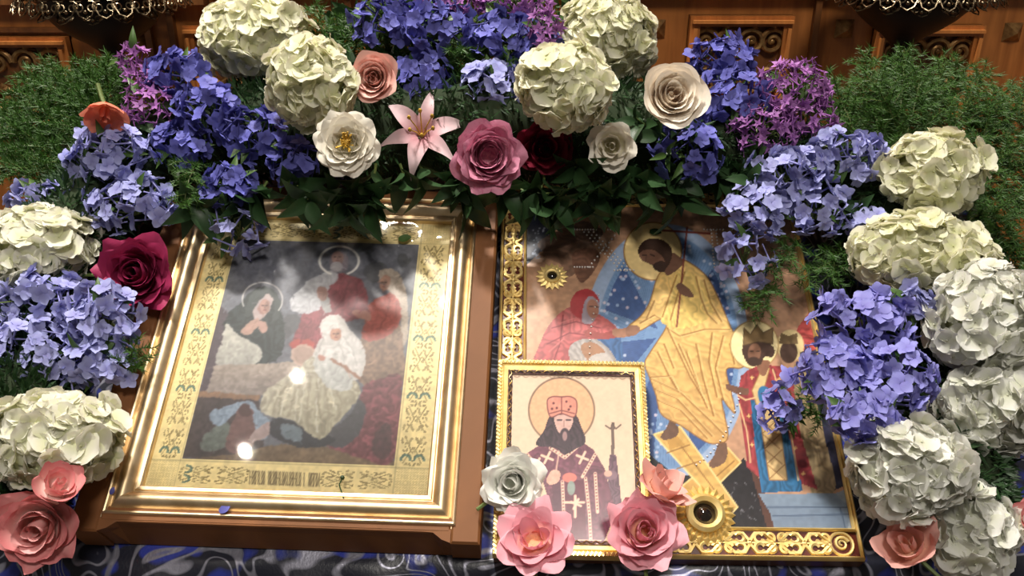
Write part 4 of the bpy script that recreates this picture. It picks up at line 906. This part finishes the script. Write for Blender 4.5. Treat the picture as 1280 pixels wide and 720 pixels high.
for args in (
    (222, 93, .135, 38, 30, 24, 'blue_m', 'royal blue plumbago cluster beside the carved wall and lilac star flowers'),
    (262, 138, .130, 42, 36, 24, 'blue_m', 'royal blue plumbago cluster below the creamy hydrangea pair'),
    (318, 168, .120, 44, 36, 24, 'blue_m', 'royal blue plumbago cluster just beside the lower creamy hydrangea'),
    (366, 200, .110, 32, 26, 15, 'blue_m', 'small royal blue plumbago cluster beside the ivory open flower'),
    (228, 180, .110, 40, 30, 18, 'blue_m', 'royal blue plumbago cluster above the pale blue bank'),
    (138, 192, .105, 54, 36, 32, 'blue_l', 'pale blue plumbago cluster right under the orange flower'),
    (165, 255, .085, 60, 36, 32, 'blue_l', 'pale blue plumbago cluster above the crimson rose'),
    (58, 248, .080, 48, 20, 20, 'blue_l', 'pale blue plumbago cluster lying above the creamy hydrangea'),
    (286, 232, .100, 34, 28, 15, 'blue_m', 'royal blue plumbago cluster over the corner of the glazed icon'),
    (58, 380, .080, 58, 40, 30, 'blue_l', 'pale lavender plumbago cluster just below the crimson rose and hydrangea'),
    (128, 400, .085, 44, 46, 30, 'blue_l', 'pale lavender plumbago cluster touching the crimson rose'),
    (44, 440, .070, 56, 44, 30, 'blue_l', 'pale lavender plumbago cluster above the white hydrangea by the coral rose'),
    (122, 452, .070, 46, 34, 22, 'blue_l', 'pale lavender plumbago cluster beside the gold frame'),
    (482, 30, .150, 44, 32, 26, 'blue_m', 'royal blue plumbago cluster above the peach rose'),
    (545, 34, .155, 44, 34, 26, 'blue_m', 'royal blue plumbago cluster under a purple star cluster, beside the peach rose'),
    (528, 104, .118, 42, 36, 26, 'blue_m', 'blue plumbago cluster directly above the lily'),
    (616, 108, .130, 40, 34, 24, 'blue_l', 'pale blue plumbago cluster directly above the pink cabbage rose'),
    (628, 46, .150, 42, 34, 24, 'blue_m', 'blue plumbago cluster beneath the purple star flowers'),
    (672, 66, .140, 28, 38, 16, 'blue_m', 'royal blue plumbago cluster squeezed beside the creamy hydrangea'),
    (902, 74, .140, 46, 28, 28, 'blue_m', 'bright royal blue plumbago cluster beside the cream spiral rose'),
    (914, 124, .130, 48, 36, 28, 'blue_m', 'royal blue plumbago cluster beside the purple star flowers'),
    (862, 190, .110, 44, 40, 20, 'blue_m', 'shaded royal blue plumbago cluster under the cream spiral rose'),
    (984, 216, .115, 52, 30, 28, 'blue_l', 'pale blue plumbago cluster under the purple star flowers'),
    (1056, 194, .120, 52, 32, 28, 'blue_l', 'pale blue plumbago cluster touching the hydrangea against the fern'),
    (1022, 262, .095, 46, 34, 20, 'blue_l', 'pale blue plumbago cluster over the dark foliage beside the wide hydrangea'),
    (948, 262, .095, 46, 36, 20, 'blue_l', 'pale blue plumbago cluster over the icon corner'),
    (934, 316, .070, 36, 44, 16, 'blue_l', 'pale blue plumbago cluster hanging over the gold-robed icon'),
    (1086, 288, .085, 26, 24, 8, 'blue_l', 'small pale blue plumbago sprig beside the wide hydrangea'),
    (1078, 402, .115, 62, 44, 36, 'blue_b', 'bright lavender blue plumbago cluster just below the wide hydrangea'),
    (1046, 466, .100, 56, 46, 34, 'blue_b', 'bright lavender blue plumbago cluster overlapping the crowned painted figures'),
    (1116, 470, .105, 54, 46, 34, 'blue_b', 'bright lavender blue plumbago cluster touching the large white hydrangea'),
    (1080, 522, .122, 46, 34, 22, 'blue_b', 'bright lavender blue plumbago cluster above the hydrangea by the salmon rose'),
): cluster(*args)
cluster(294, 284, .070, 34, 34, 9, 'blue_l', 'loose pale blue sprig with long tubes dangling over the glazed icon', spread=1.1, face=(.5, -.3, 1), tubelen=.024)
cluster(975, 512, .050, 24, 28, 9, 'blue_b', 'small lavender sprig lying on the crowned painted figure', leaves=6, face=(-.5, 0, 1))
cluster(1140, 378, .110, 26, 20, 8, 'blue_l', 'small pale blue sprig between wide and large white hydrangeas', face=(0, .3, 1))
for args in (
    (992, 112, .135, 48, 38, 40, 'purple', 'large magenta purple star flower cluster beside the royal blue cluster and fern'),
    (958, 160, .120, 46, 34, 32, 'purple', 'magenta purple star flower cluster in shade under the largest one'),
    (1012, 150, .120, 36, 30, 24, 'purple', 'magenta purple star flower cluster above the pale blue bank'),
    (560, 2, .165, 46, 20, 22, 'purple', 'magenta purple star flower cluster at the top of the arch over royal blue florets'),
    (640, 4, .165, 48, 22, 26, 'purple', 'magenta purple star flower cluster atop the arch near the creamy hydrangea'),
    (682, 38, .168, 20, 30, 16, 'purple', 'small magenta purple star flower cluster touching the creamy hydrangea'),
    (167, 72, .130, 20, 18, 9, 'purple', 'small lilac star flower sprig under the wall stud'),
    (178, 96, .125, 22, 16, 8, 'purple', 'tiny lilac star flower sprig beside the royal blue cluster'),
    (188, 132, .120, 36, 34, 22, 'purple', 'magenta purple star flower cluster beside the orange flower'),
): cluster(*args, bank=STAR, name='star_flower', cat='purple flowers', group=PG, leaves=2, smin=.65, smax=1.0)

# ------------------------------------------------------------------ roses
def wrap_petal(L, sb, thb, thm, tht, rho, Wd, ruf=0.0, ph=0.0, ns=9, nt_=9, notch=0.0, point=0.0):
    """petal that starts on the axis, runs out along the base, rises and curls at the lip"""
    prof = [(0, 0)]; r = z = 0; n = 24
    for i in range(n):
        s = (i+.5)/n
        if s < sb: th = thb
        else:
            f = (s-sb)/(1-sb); k = min(1, f/.45); k = k*k*(3-2*k); th = thb+(thm-thb)*k
            if f > .45: g = (f-.45)/.55; th = thm+(tht-thm)*g*g
        r += math.sin(th)*L/n; z += math.cos(th)*L/n; prof.append((r, z))
    def fn(i, j):
        s = i; t = 2*j-1; q = s*n; k = min(int(q), n-1); f = q-k
        edge = 1-.16*t*t*s-point*t*t*s*s-notch*math.exp(-(t*4)**2)*s
        q = min(n-1e-6, s*edge*n); k = int(q); f = q-k
        r = prof[k][0]*(1-f)+prof[k+1][0]*f; z = prof[k][1]*(1-f)+prof[k+1][1]*f
        w = Wd*(math.sin(PI*min(.93, .10+.66*s))**.6)*min(1, .25+2.2*s)
        a = t*w/rho
        rf = ruf*s*s*math.sin(5*t+ph)+ruf*.6*s*math.sin(9*t+ph*2)
        return Vector((r-rho+rho*math.cos(a)+rf*.5, rho*math.sin(a), z+rf))
    g = MB(); g.grid(fn, ns, nt_); return g
def lerp(a, b, f): return a+(b-a)*f
def rose(x, y, n, rpx, label, mat, face=(0, .2, 1), layers=(3, 4, 5, 6), open_=55, lip=35, jit=.12, ruf=.05, heart=None, name='rose', cat='rose', group=None, eye=None, tight=.10, depth=1.0, mat_in=None, stem=True, wide=1.0, inner=-8, point=0.0, lie=None):
    p = at(x, y, n); R = px2m(p, rpx)
    zdir = camvec(*face); mw = frame_z(p, zdir, rnd(0, 6)) @ Matrix.Translation((0, 0, -R*.45))
    t = thing(name, label, cat, mw, group); K = len(layers); off = rnd(0, 6)
    maxr = 0; made = []
    for k, cnt in enumerate(layers):
        f = k/(K-1) if K > 1 else 1
        L = lerp(.78, 1.12, f)*depth; sb = lerp(tight*.6, .26, f); thm = math.radians(lerp(inner, open_, f**1.1)); tht = math.radians(lerp(6, open_+lip, f**1.1))
        rho = lerp(tight, .72, f); Wd = min(rho*lerp(2.2, 1.15, f), .75)*wide
        for i in range(cnt):
            g = wrap_petal(L*rnd(.93, 1.05), sb*rnd(.85, 1.15), math.radians(80), thm+rnd(-jit, jit), tht+rnd(-jit, jit)*1.6, rho, Wd*rnd(.9, 1.1), ruf*rnd(.5, 1.4)*(.3+f), rnd(0, 6), point=point*rnd(.5, 1.2))
            a = off+2*PI*i/cnt+rnd(-jit, jit)+k*1.1
            made.append((g, Matrix.Rotation(a, 4, 'Z') @ Matrix.Rotation(rnd(-jit, jit)*.5, 4, 'X'), k))
            maxr = max(maxr, max(math.hypot(v.x, v.y) for v in g.V))
    s = R/maxr
    for g, M_, k in made:
        g.V = [v*s for v in g.V]
        link('petal', g.mesh('petal', (mat_in if (mat_in and k < K*.5) else mat), True, None), t, M_)
    if eye:
        m = MB(); m.sphere((0, 0, R*.22), R*.14, 8, 5, (1, 1, .6))
        for i in range(34):
            a = rnd(0, 6.28); q = rnd(.05, .3); m.tube([(0, 0, R*.12), (R*q*math.cos(a), R*q*math.sin(a), R*rnd(.30, .42))], [.0005, .0008], 4)
        link('stamens', m.mesh('stamens', M['yellow']), t)
    if stem:
        m = MB(); m.lathe([(.001, -R*.22), (R*.12, -R*.16), (R*.16, -R*.04), (R*.10, R*.02)], 10); 
        if lie: d_ = mw.to_3x3().inverted() @ Vector(lie); b_ = Vector((0, 0, -R*.14)); m.tube([b_, b_+d_*R*.35, b_+d_*R*.8, b_+d_*R*1.25], .0018, 6)
        else: m.tube([(0, 0, -R*.15), (0, .004, -R*.6), (.004, .008, -R*1.1)], .0022, 6)
        link('stem', m.mesh('stem', M['stem']), t)
    return t
rose(842, 118, .185, 47, 'cream rose with tightly spiralled peach heart beside creamy hydrangea', M['cream'], (.05, .05, 1), (2, 3, 3, 4, 5, 5), 34, 46, .07, .02, tight=.10, wide=1.3)
rose(430, 177, .182, 46, 'ivory open flower with yellow eye above the glazed icon', M['creamw'], (.0, .0, 1), (6, 8, 9, 10), 82, 14, .16, .05, name='open_flower', cat='flower', eye=True, tight=.30, inner=45)
rose(764, 183, .135, 34, 'small ivory rose hanging below the creamy hydrangea', M['creamw'], (-.2, -.2, 1), (3, 4, 5, 5), 48, 30, .2, .06)
rose(466, 97, .172, 36, 'peach rose with pink outer petals beside creamy hydrangea', M['peach'], (.0, -.1, 1), (3, 4, 5, 5, 5), 36, 30, .14, .05, tight=.12, wide=1.2)
rose(612, 196, .140, 52, 'rose-pink cabbage rose over the gap between the two icons', M['pink'], (.15, -.15, 1), (5, 6, 7, 7, 7), 50, 26, .34, .08, tight=.24, wide=1.1)
rose(682, 184, .112, 40, 'dark red rose in shade beside the rose-pink cabbage rose', M['darkred'], (.1, -.1, 1), (3, 4, 5, 6), 55, 25, .2, .06)
rose(166, 340, .085, 60, 'crimson rose beside the gold frame of the glazed icon', M['crimson'], (.1, .1, 1), (4, 5, 6, 6, 6), 56, 24, .28, .09, tight=.16, wide=1.1, lie=-RT)
rose(130, 146, .145, 31, 'orange flower seen from the side against the fern', M['orange'], (.15, -.85, .45), (4, 5), 36, 14, .2, .08, name='orange_flower', cat='flower', depth=1.1)
rose(42, 662, .080, 60, 'coral rose with pale heart, lying below white hydrangea', M['coral'], (.15, .0, 1), (3, 4, 5, 6), 50, 26, .2, .07, mat_in=M['coralin'], tight=.16)
rose(74, 604, .112, 34, 'coral bud with curled petals behind the coral rose', M['coral'], (.5, .6, .5), (3, 4, 4), 34, 20, .2, .07)
rose(640, 604, .070, 47, 'white ruffled rose in front of the small framed icon', M['white'], (-.1, .2, 1), (5, 6, 7, 7), 62, 22, .34, .10, tight=.24, wide=1.1, lie=-RT*.8-SU*.6)
rose(666, 666, .074, 58, 'open pink rose with orange heart in front of small framed icon', M['pinkopen'], (-.1, .62, .75), (3, 5, 8), 66, 22, .16, .06, tight=.24, point=.25, inner=20, wide=.95, lie=-SU)
rose(806, 662, .070, 56, 'full pink rose beside the gold sun rosette', M['pinkopen'], (-.05, .40, .85), (4, 5, 6, 7), 50, 30, .24, .09, tight=.16, point=.08, wide=1.1, lie=-SU)
rose(834, 602, .068, 43, 'salmon rose resting on the gold-robed icon above the full pink rose', M['salmon'], (.45, .75, .4), (3, 4, 5), 50, 26, .2, .05, point=.15, lie=RT*.5-SU*.8)
rose(1132, 676, .076, 46, 'salmon rose beside the corner of the gold-robed icon', M['salmon'], (-.45, .6, .5), (3, 4, 5), 42, 24, .18, .06, point=.2, lie=RT*.6-SU*.7)
rose(1293, 650, .082, 32, 'red rose partly hidden behind the lowest white hydrangea', M['coral'], (-.3, .3, .8), (3, 4, 5), 50, 24, .2, .06)

# lily
def lily(x, y, n, Lpx, label, face):
    p = at(x, y, n); L = px2m(p, Lpx); mw = frame_z(p, camvec(*face), .3)
    t = thing('lily', label, 'lily', mw)
    for k in range(6):
        g = MB(); w0 = L*(.17 if k % 2 else .22); cr = rnd(.4, .75); ph = rnd(0, 6)
        def fn(i, j):
            s = i; q = 2*j-1; w = w0*math.sin(PI*s**.8*.97+.05)*(1-.3*s)
            a = math.radians(35+75*s**1.5*cr*2)
            r = L*s*math.sin(math.radians(40+30*s)); z = L*(.75*s-1.15*cr*s**3)
            return Vector((r, q*w, z+abs(q)*w*.25+.002*math.sin(8*s+ph)*q))
        g.grid(fn, 10, 4)
        link('petal', g.mesh('petal', M['lily'], True, None), t, Matrix.Rotation(PI/3*k, 4, 'Z'))
    for k in range(6):
        m = MB(); a = PI/3*k+.3; m.tube([(0, 0, 0), (.06*L*math.cos(a)*2, .06*L*math.sin(a)*2, L*.4), (.25*L*math.cos(a), .25*L*math.sin(a), L*.66)], .0007, 5); m.sphere((.25*L*math.cos(a), .25*L*math.sin(a), L*.67), .0022, 6, 4, (1, 1, 1.6))
        link('stamen', m.mesh('stamen', M['yellow']), t)
lily(528, 172, .105, 64, 'dusky pink lily with pale curled petal tips beside the cabbage rose', (.05, .22, .85))

# ------------------------------------------------------------------ foliage
LG = 'leaf sprigs in the garland'
KEEP = [(842, 118, 48), (430, 176, 48), (764, 183, 38), (467, 97, 38), (612, 196, 52), (682, 182, 38), (166, 340, 60), (130, 145, 30), (528, 172, 60)]
def clear(x, y): return all(math.hypot(x-a, y-b) > r for (a, b, r) in KEEP)
def sprig(x, y, n, dirc, nleaf, L, label, bank, group=LG, name='leaf_sprig', spread=.8):
    p = at(x, y, n); d = camvec(*dirc); t = thing(name, label, 'leaves', frame_z(p, d, 0), group)
    m = MB(); m.tube([(0, 0, 0), (.003, 0, L*.5), (0, .004, L)], [.0016, .0013, .0008], 5); link('stem', m.mesh('stem', M['stem']), t)
    for k in range(nleaf):
        f = (k+1)/nleaf; a = 2.4*k+rnd(-.3, .3); dd = Vector((math.cos(a)*spread, math.sin(a)*spread, .6+.5*f))
        link('leaf', random.choice(bank), t, align_x((0, 0, L*f*.95), dd, (-dd.x, -dd.y, 1), rnd(.75, 1.1), rnd(-.5, .5)))
hang = 'dark green leaf sprig hanging over the top of the gold frame'
for (x, y, d) in ((470, 205, (-.25, -.9, .35)), (500, 205, (.1, -.9, .4)), (520, 200, (.4, -.8, .3))): sprig(x, y, .10, d, 4, .022, hang, LEAF)
shade = 'shaded dark leaf sprig hanging over the top of the gold-robed icon'
for (x, y, d) in ((680, 215, (-.2, -.9, .3)), (715, 215, (.1, -.9, .35)), (745, 210, (.1, -.9, .2)), (772, 205, (.25, -.9, .4)), (810, 205, (.2, -.9, .3)), (845, 215, (.1, -.9, .3))): sprig(x, y, .09, d, 5, .028, shade, LEAFB)
MARKS = [(842, 118, 'the cream spiral rose'), (430, 176, 'the ivory open flower'), (764, 183, 'the small ivory rose'), (467, 97, 'the peach rose'), (612, 196, 'the pink cabbage rose'), (682, 182, 'the dark red rose'), (166, 340, 'the crimson rose'), (130, 148, 'the orange flower'), (40, 668, 'the coral rose'), (1132, 676, 'the salmon rose'), (528, 172, 'the lily'), (992, 112, 'the magenta star flowers'), (1166, 218, 'the hydrangea against the fern'), (1150, 318, 'the wide creamy hydrangea'), (1236, 420, 'the large white hydrangea'), (1090, 460, 'the bright lavender clusters'), (1000, 216, 'the pale blue florets under purple stars'), (320, 150, 'the royal blue clusters below creamy hydrangeas'), (80, 410, 'the pale lavender clusters'), (72, 548, 'the white hydrangea above the coral rose'), (60, 250, 'the pale blue florets on creamy hydrangea'), (1222, 640, 'the lowest white hydrangea'), (350, 50, 'the creamy hydrangea pair'), (550, 40, 'the royal blue clusters over the lily'), (730, 70, 'the creamy hydrangea behind the cream rose'), (920, 100, 'the royal blue clusters by purple stars'), (222, 93, 'the lilac sprigs by the wall')]
def near(x, y): return min(MARKS, key=lambda q: (q[0]-x)**2+(q[1]-y)**2)[2]
for i in range(len(core_pts)-1):
    for s in range(4):
        f = (s+rnd(.1, .9))/4; (x0, y0, n0, r0), (x1, y1, n1, r1) = core_pts[i], core_pts[i+1]
        x, y = lerp(x0, x1, f)+rnd(-35, 35), lerp(y0, y1, f)+rnd(-35, 35); n = lerp(n0, n1, f)+r0*.75
        if (y > 400 and not (130 < x < 180)) or not clear(x, y): continue
        sprig(x, y, n-.008, (rnd(-1, 1), rnd(-.7, .7), rnd(.4, .9)), 5, .024, 'dark green leaf sprig tucked beside '+near(x, y), LEAFM if random.random() < .6 else LEAFS)
for x in range(230, 1000, 26):
    y = 205+rnd(-18, 14)+(.10*abs(x-600) if x < 400 else 0)-max(0, 330-x)*.0
    if 485 < x < 545: x = 470 if x < 515 else 562
    if not clear(x, y-22): y += 22
    sprig(x, y, rnd(.080, .092), (rnd(-.7, .7), -.5, rnd(.2, .7)), 6, .024, 'shaded dark leaf sprig under the arch beside '+near(x, y), LEAF)
for x in range(430, 720, 20):
    for y in (28, 70, 112): sprig(x+rnd(-8, 8), y+rnd(-10, 10), rnd(.085, .10), (rnd(-.8, .8), rnd(-.2, .8), rnd(.3, .7)), 7, .026, 'dark leaf sprig deep behind '+near(x, y), LEAFM)
# asparagus fern sprays
FG = 'asparagus fern sprays'
def fern(x0, y0, n0, x1, y1, n1, label, dens=1.0, width=.045):
    A, B = at(x0, y0, n0), at(x1, y1, n1); L = (B-A).length
    t = thing('asparagus_fern', label, 'fern', Matrix.Translation(A), FG)
    Cc = (B-A)*.5+Vector((0, -.01, .035*L/.2)); N = 26
    pt = lambda f: Cc*(2*f*(1-f))+(B-A)*(f*f)
    st = MB(); st.tube([pt(i/N) for i in range(N+1)], [.0013*(1-.7*i/N) for i in range(N+1)], 5)
    V = []; F = []
    nb = int(46*dens*L/.2)+10
    for b in range(nb):
        f = .06+.94*b/nb; p = pt(f); tg = (pt(min(1, f+.02))-pt(max(0, f-.02))).normalized()
        a = 2.399*b; o = tg.orthogonal().normalized(); o2 = tg.cross(o)
        d = (o*math.cos(a)+o2*math.sin(a)+tg*.7+Vector((0, 0, .15))).normalized(); bl = width*rnd(.6, 1.1)*(1-.55*f**2)
        q = [p+d*(bl*s)+Vector((0, 0, -.010))*(s*s*bl/.04) for s in (0, .5, 1)]
        st.tube(q, [.0006, .0005, .0003], 3, False)
        for s in range(int(bl/.0022)):
            g = (s+.5)/int(bl/.0022); c = q[0].lerp(q[1], g*2) if g < .5 else q[1].lerp(q[2], g*2-1)
            for _ in range(4):
                v = Vector((rnd(-1, 1), rnd(-1, 1), rnd(-1, 1))).normalized()+d*.7; v = v.normalized()*rnd(.006, .011)
                w = v.orthogonal().normalized()*.00055; k = len(V); V += [c-w, c+w, c+v]; F.append((k, k+1, k+2))
    link('stem', st.mesh('stem', M['fernstem'], True, None), t)
    fo = link('needles', mesh_from('needles', V, F, M['fern'], None, False), t); fo['kind'] = 'stuff'
FMARKS = [(1055, 70, 'the wall stud'), (1140, 70, 'the dark bowl of the candle stand'), (1215, 85, 'the carved wall panel'), (1285, 130, 'the plain wall board beside the carved panel'), (1285, 220, 'the outer edge of the lectern'), (1270, 320, 'the large white hydrangea'), (1010, 110, 'the magenta star flowers'), (1160, 150, 'the hydrangea below it'), (130, 75, 'the lilac sprigs'), (70, 80, 'the candle stand bowl'), (20, 110, 'the gilt wall carving'), (0, 200, 'the pale blue florets'), (90, 125, 'the orange flower')]
def fnear(x, y): return min(FMARKS, key=lambda q: (q[0]-x)**2+(q[1]-y)**2)[2]
right = 'feathery green asparagus fern spray behind the hydrangea and purple star flowers'
left = 'feathery green asparagus fern spray behind the orange flower, under a candle stand'
for (a) in ((1090, 240, .06, 1030, 95, .10), (1100, 240, .06, 1080, 70, .10), (1110, 240, .06, 1130, 62, .10), (1130, 250, .06, 1180, 75, .09), (1150, 250, .06, 1230, 90, .09), (1170, 260, .06, 1280, 110, .08), (1180, 270, .06, 1290, 170, .07), (1190, 290, .06, 1295, 240, .06), (1190, 300, .05, 1290, 320, .05), (1070, 210, .06, 1000, 110, .08), (1120, 200, .05, 1100, 110, .06), (1150, 210, .05, 1160, 110, .05), (1180, 230, .04, 1220, 140, .05), (1200, 250, .04, 1260, 200, .05), (1080, 190, .05, 1060, 130, .06), (1120, 160, .09, 1080, 92, .12), (1200, 160, .08, 1250, 120, .10), (1130, 180, .08, 1150, 92, .11), (1230, 210, .07, 1290, 205, .08), (1215, 270, .06, 1265, 280, .08), (1110, 170, .05, 1050, 120, .08), (1170, 150, .06, 1200, 84, .09), (1210, 180, .06, 1290, 140, .08), (1150, 140, .06, 1110, 80, .09), (1230, 240, .05, 1300, 270, .06), (1190, 200, .05, 1240, 170, .07), (1240, 300, .05, 1295, 345, .05)):
    fern(*a, 'feathery green asparagus fern spray reaching toward '+fnear(a[3], a[4]))
for (a) in ((130, 210, .05, 60, 80, .08), (120, 210, .05, 20, 110, .07), (140, 200, .05, 110, 80, .09), (110, 220, .05, 0, 160, .06), (100, 230, .05, -10, 210, .06), (140, 180, .05, 140, 72, .09), (120, 190, .04, 80, 120, .05), (110, 200, .04, 40, 150, .05), (90, 215, .05, 20, 200, .06), (130, 190, .06, 100, 110, .08), (60, 210, .05, -20, 130, .06), (80, 180, .05, 40, 95, .07), (60, 190, .05, 10, 140, .06), (110, 170, .05, 90, 90, .08), (40, 215, .05, -15, 180, .05), (100, 150, .06, 130, 80, .09)):
    fern(*a, 'feathery green asparagus fern spray behind the orange flower, reaching toward '+fnear(a[3], a[4]))
for a in ((420, 90, .10, 392, 5, .14), (445, 60, .10, 420, 25, .13)): fern(*a, 'small green fern spray above the creamy hydrangea pair', .7, .03)
for a in ((1010, 140, .09, 960, 92, .13), (1020, 150, .09, 1000, 78, .13)): fern(*a, 'thin green fern tendril arching over the magenta star flowers', .5, .02)
for a in ((560, 90, .11, 580, 60, .15), (600, 90, .11, 640, 80, .14), (1000, 300, .06, 960, 340, .07), (1060, 320, .06, 1000, 350, .07), (960, 240, .07, 930, 290, .08), (1040, 310, .06, 1040, 350, .07), (970, 355, .05, 940, 385, .05), (1030, 520, .04, 985, 505, .05), (160, 470, .06, 170, 430, .075), (250, 200, .10, 230, 258, .11)):
    fern(*a, 'short dark fern tuft peeping out beside '+near(a[3], a[4]), .6, .03)
for a in ((440, 90, .10, 450, 30, .13), (480, 90, .10, 490, 25, .13), (510, 90, .10, 520, 20, .12), (545, 100, .10, 560, 15, .12), (580, 100, .10, 590, 30, .13), (610, 95, .10, 620, 15, .12), (650, 95, .10, 650, 30, .12), (680, 100, .10, 690, 20, .12), (565, 130, .09, 570, 80, .12), (460, 60, .09, 480, 0, .12), (540, 60, .09, 550, -5, .12), (620, 60, .09, 640, -5, .12)):
    fern(*a, 'dark fern tuft filling the arch behind '+near(a[3], a[4]), 1.0, .05)
# loose petals and small leaves that dropped on the icons
def dropped(x, y, n, L, mat, name, label, roll=0, cat='petal'):
    p = at(x, y, n); g = petal(L, L*.32, .12, .1, 5, 3)
    o = link(name, g.mesh(name, mat, True, None), None, Matrix.Translation(p) @ Matrix((RT, SU, SN)).transposed().to_4x4() @ Matrix.Rotation(roll, 4, 'Z')); tag(o, label, cat)
dropped(274, 640, .0465, .011, M['blue_m'], 'fallen_petal', 'fallen royal blue petal on lower gold moulding under the inscription', .6)
dropped(138, 618, .0465, .007, M['blue_m'], 'fallen_petal', 'tiny fallen blue petal at the mitred corner of the gold frame', 1.3)
dropped(498, 299, .0410, .014, M['leafmid'], 'fallen_leaf', 'small green leaf lying on the glass of the wooden icon case', .15, 'leaf')
dropped(812, 289, .0215, .013, M['leafdark'], 'fallen_leaf', 'small dark leaf lying on the gold halo', -.2, 'leaf')
p = at(421, 590, 0.0421); m = MB(); A_ = lambda x, y: at(x, y, 0.0421)
m.tube([A_(428, 597), A_(424, 606), A_(428, 618), A_(431, 628)], .0006, 5); m.sphere(A_(428, 597), .0022, 6, 4)
tag(link('fallen_sprig', m.mesh('fallen_sprig', M['leafdark'])), 'thin dry sprig lying on the glass beside the inscription', 'sprig')
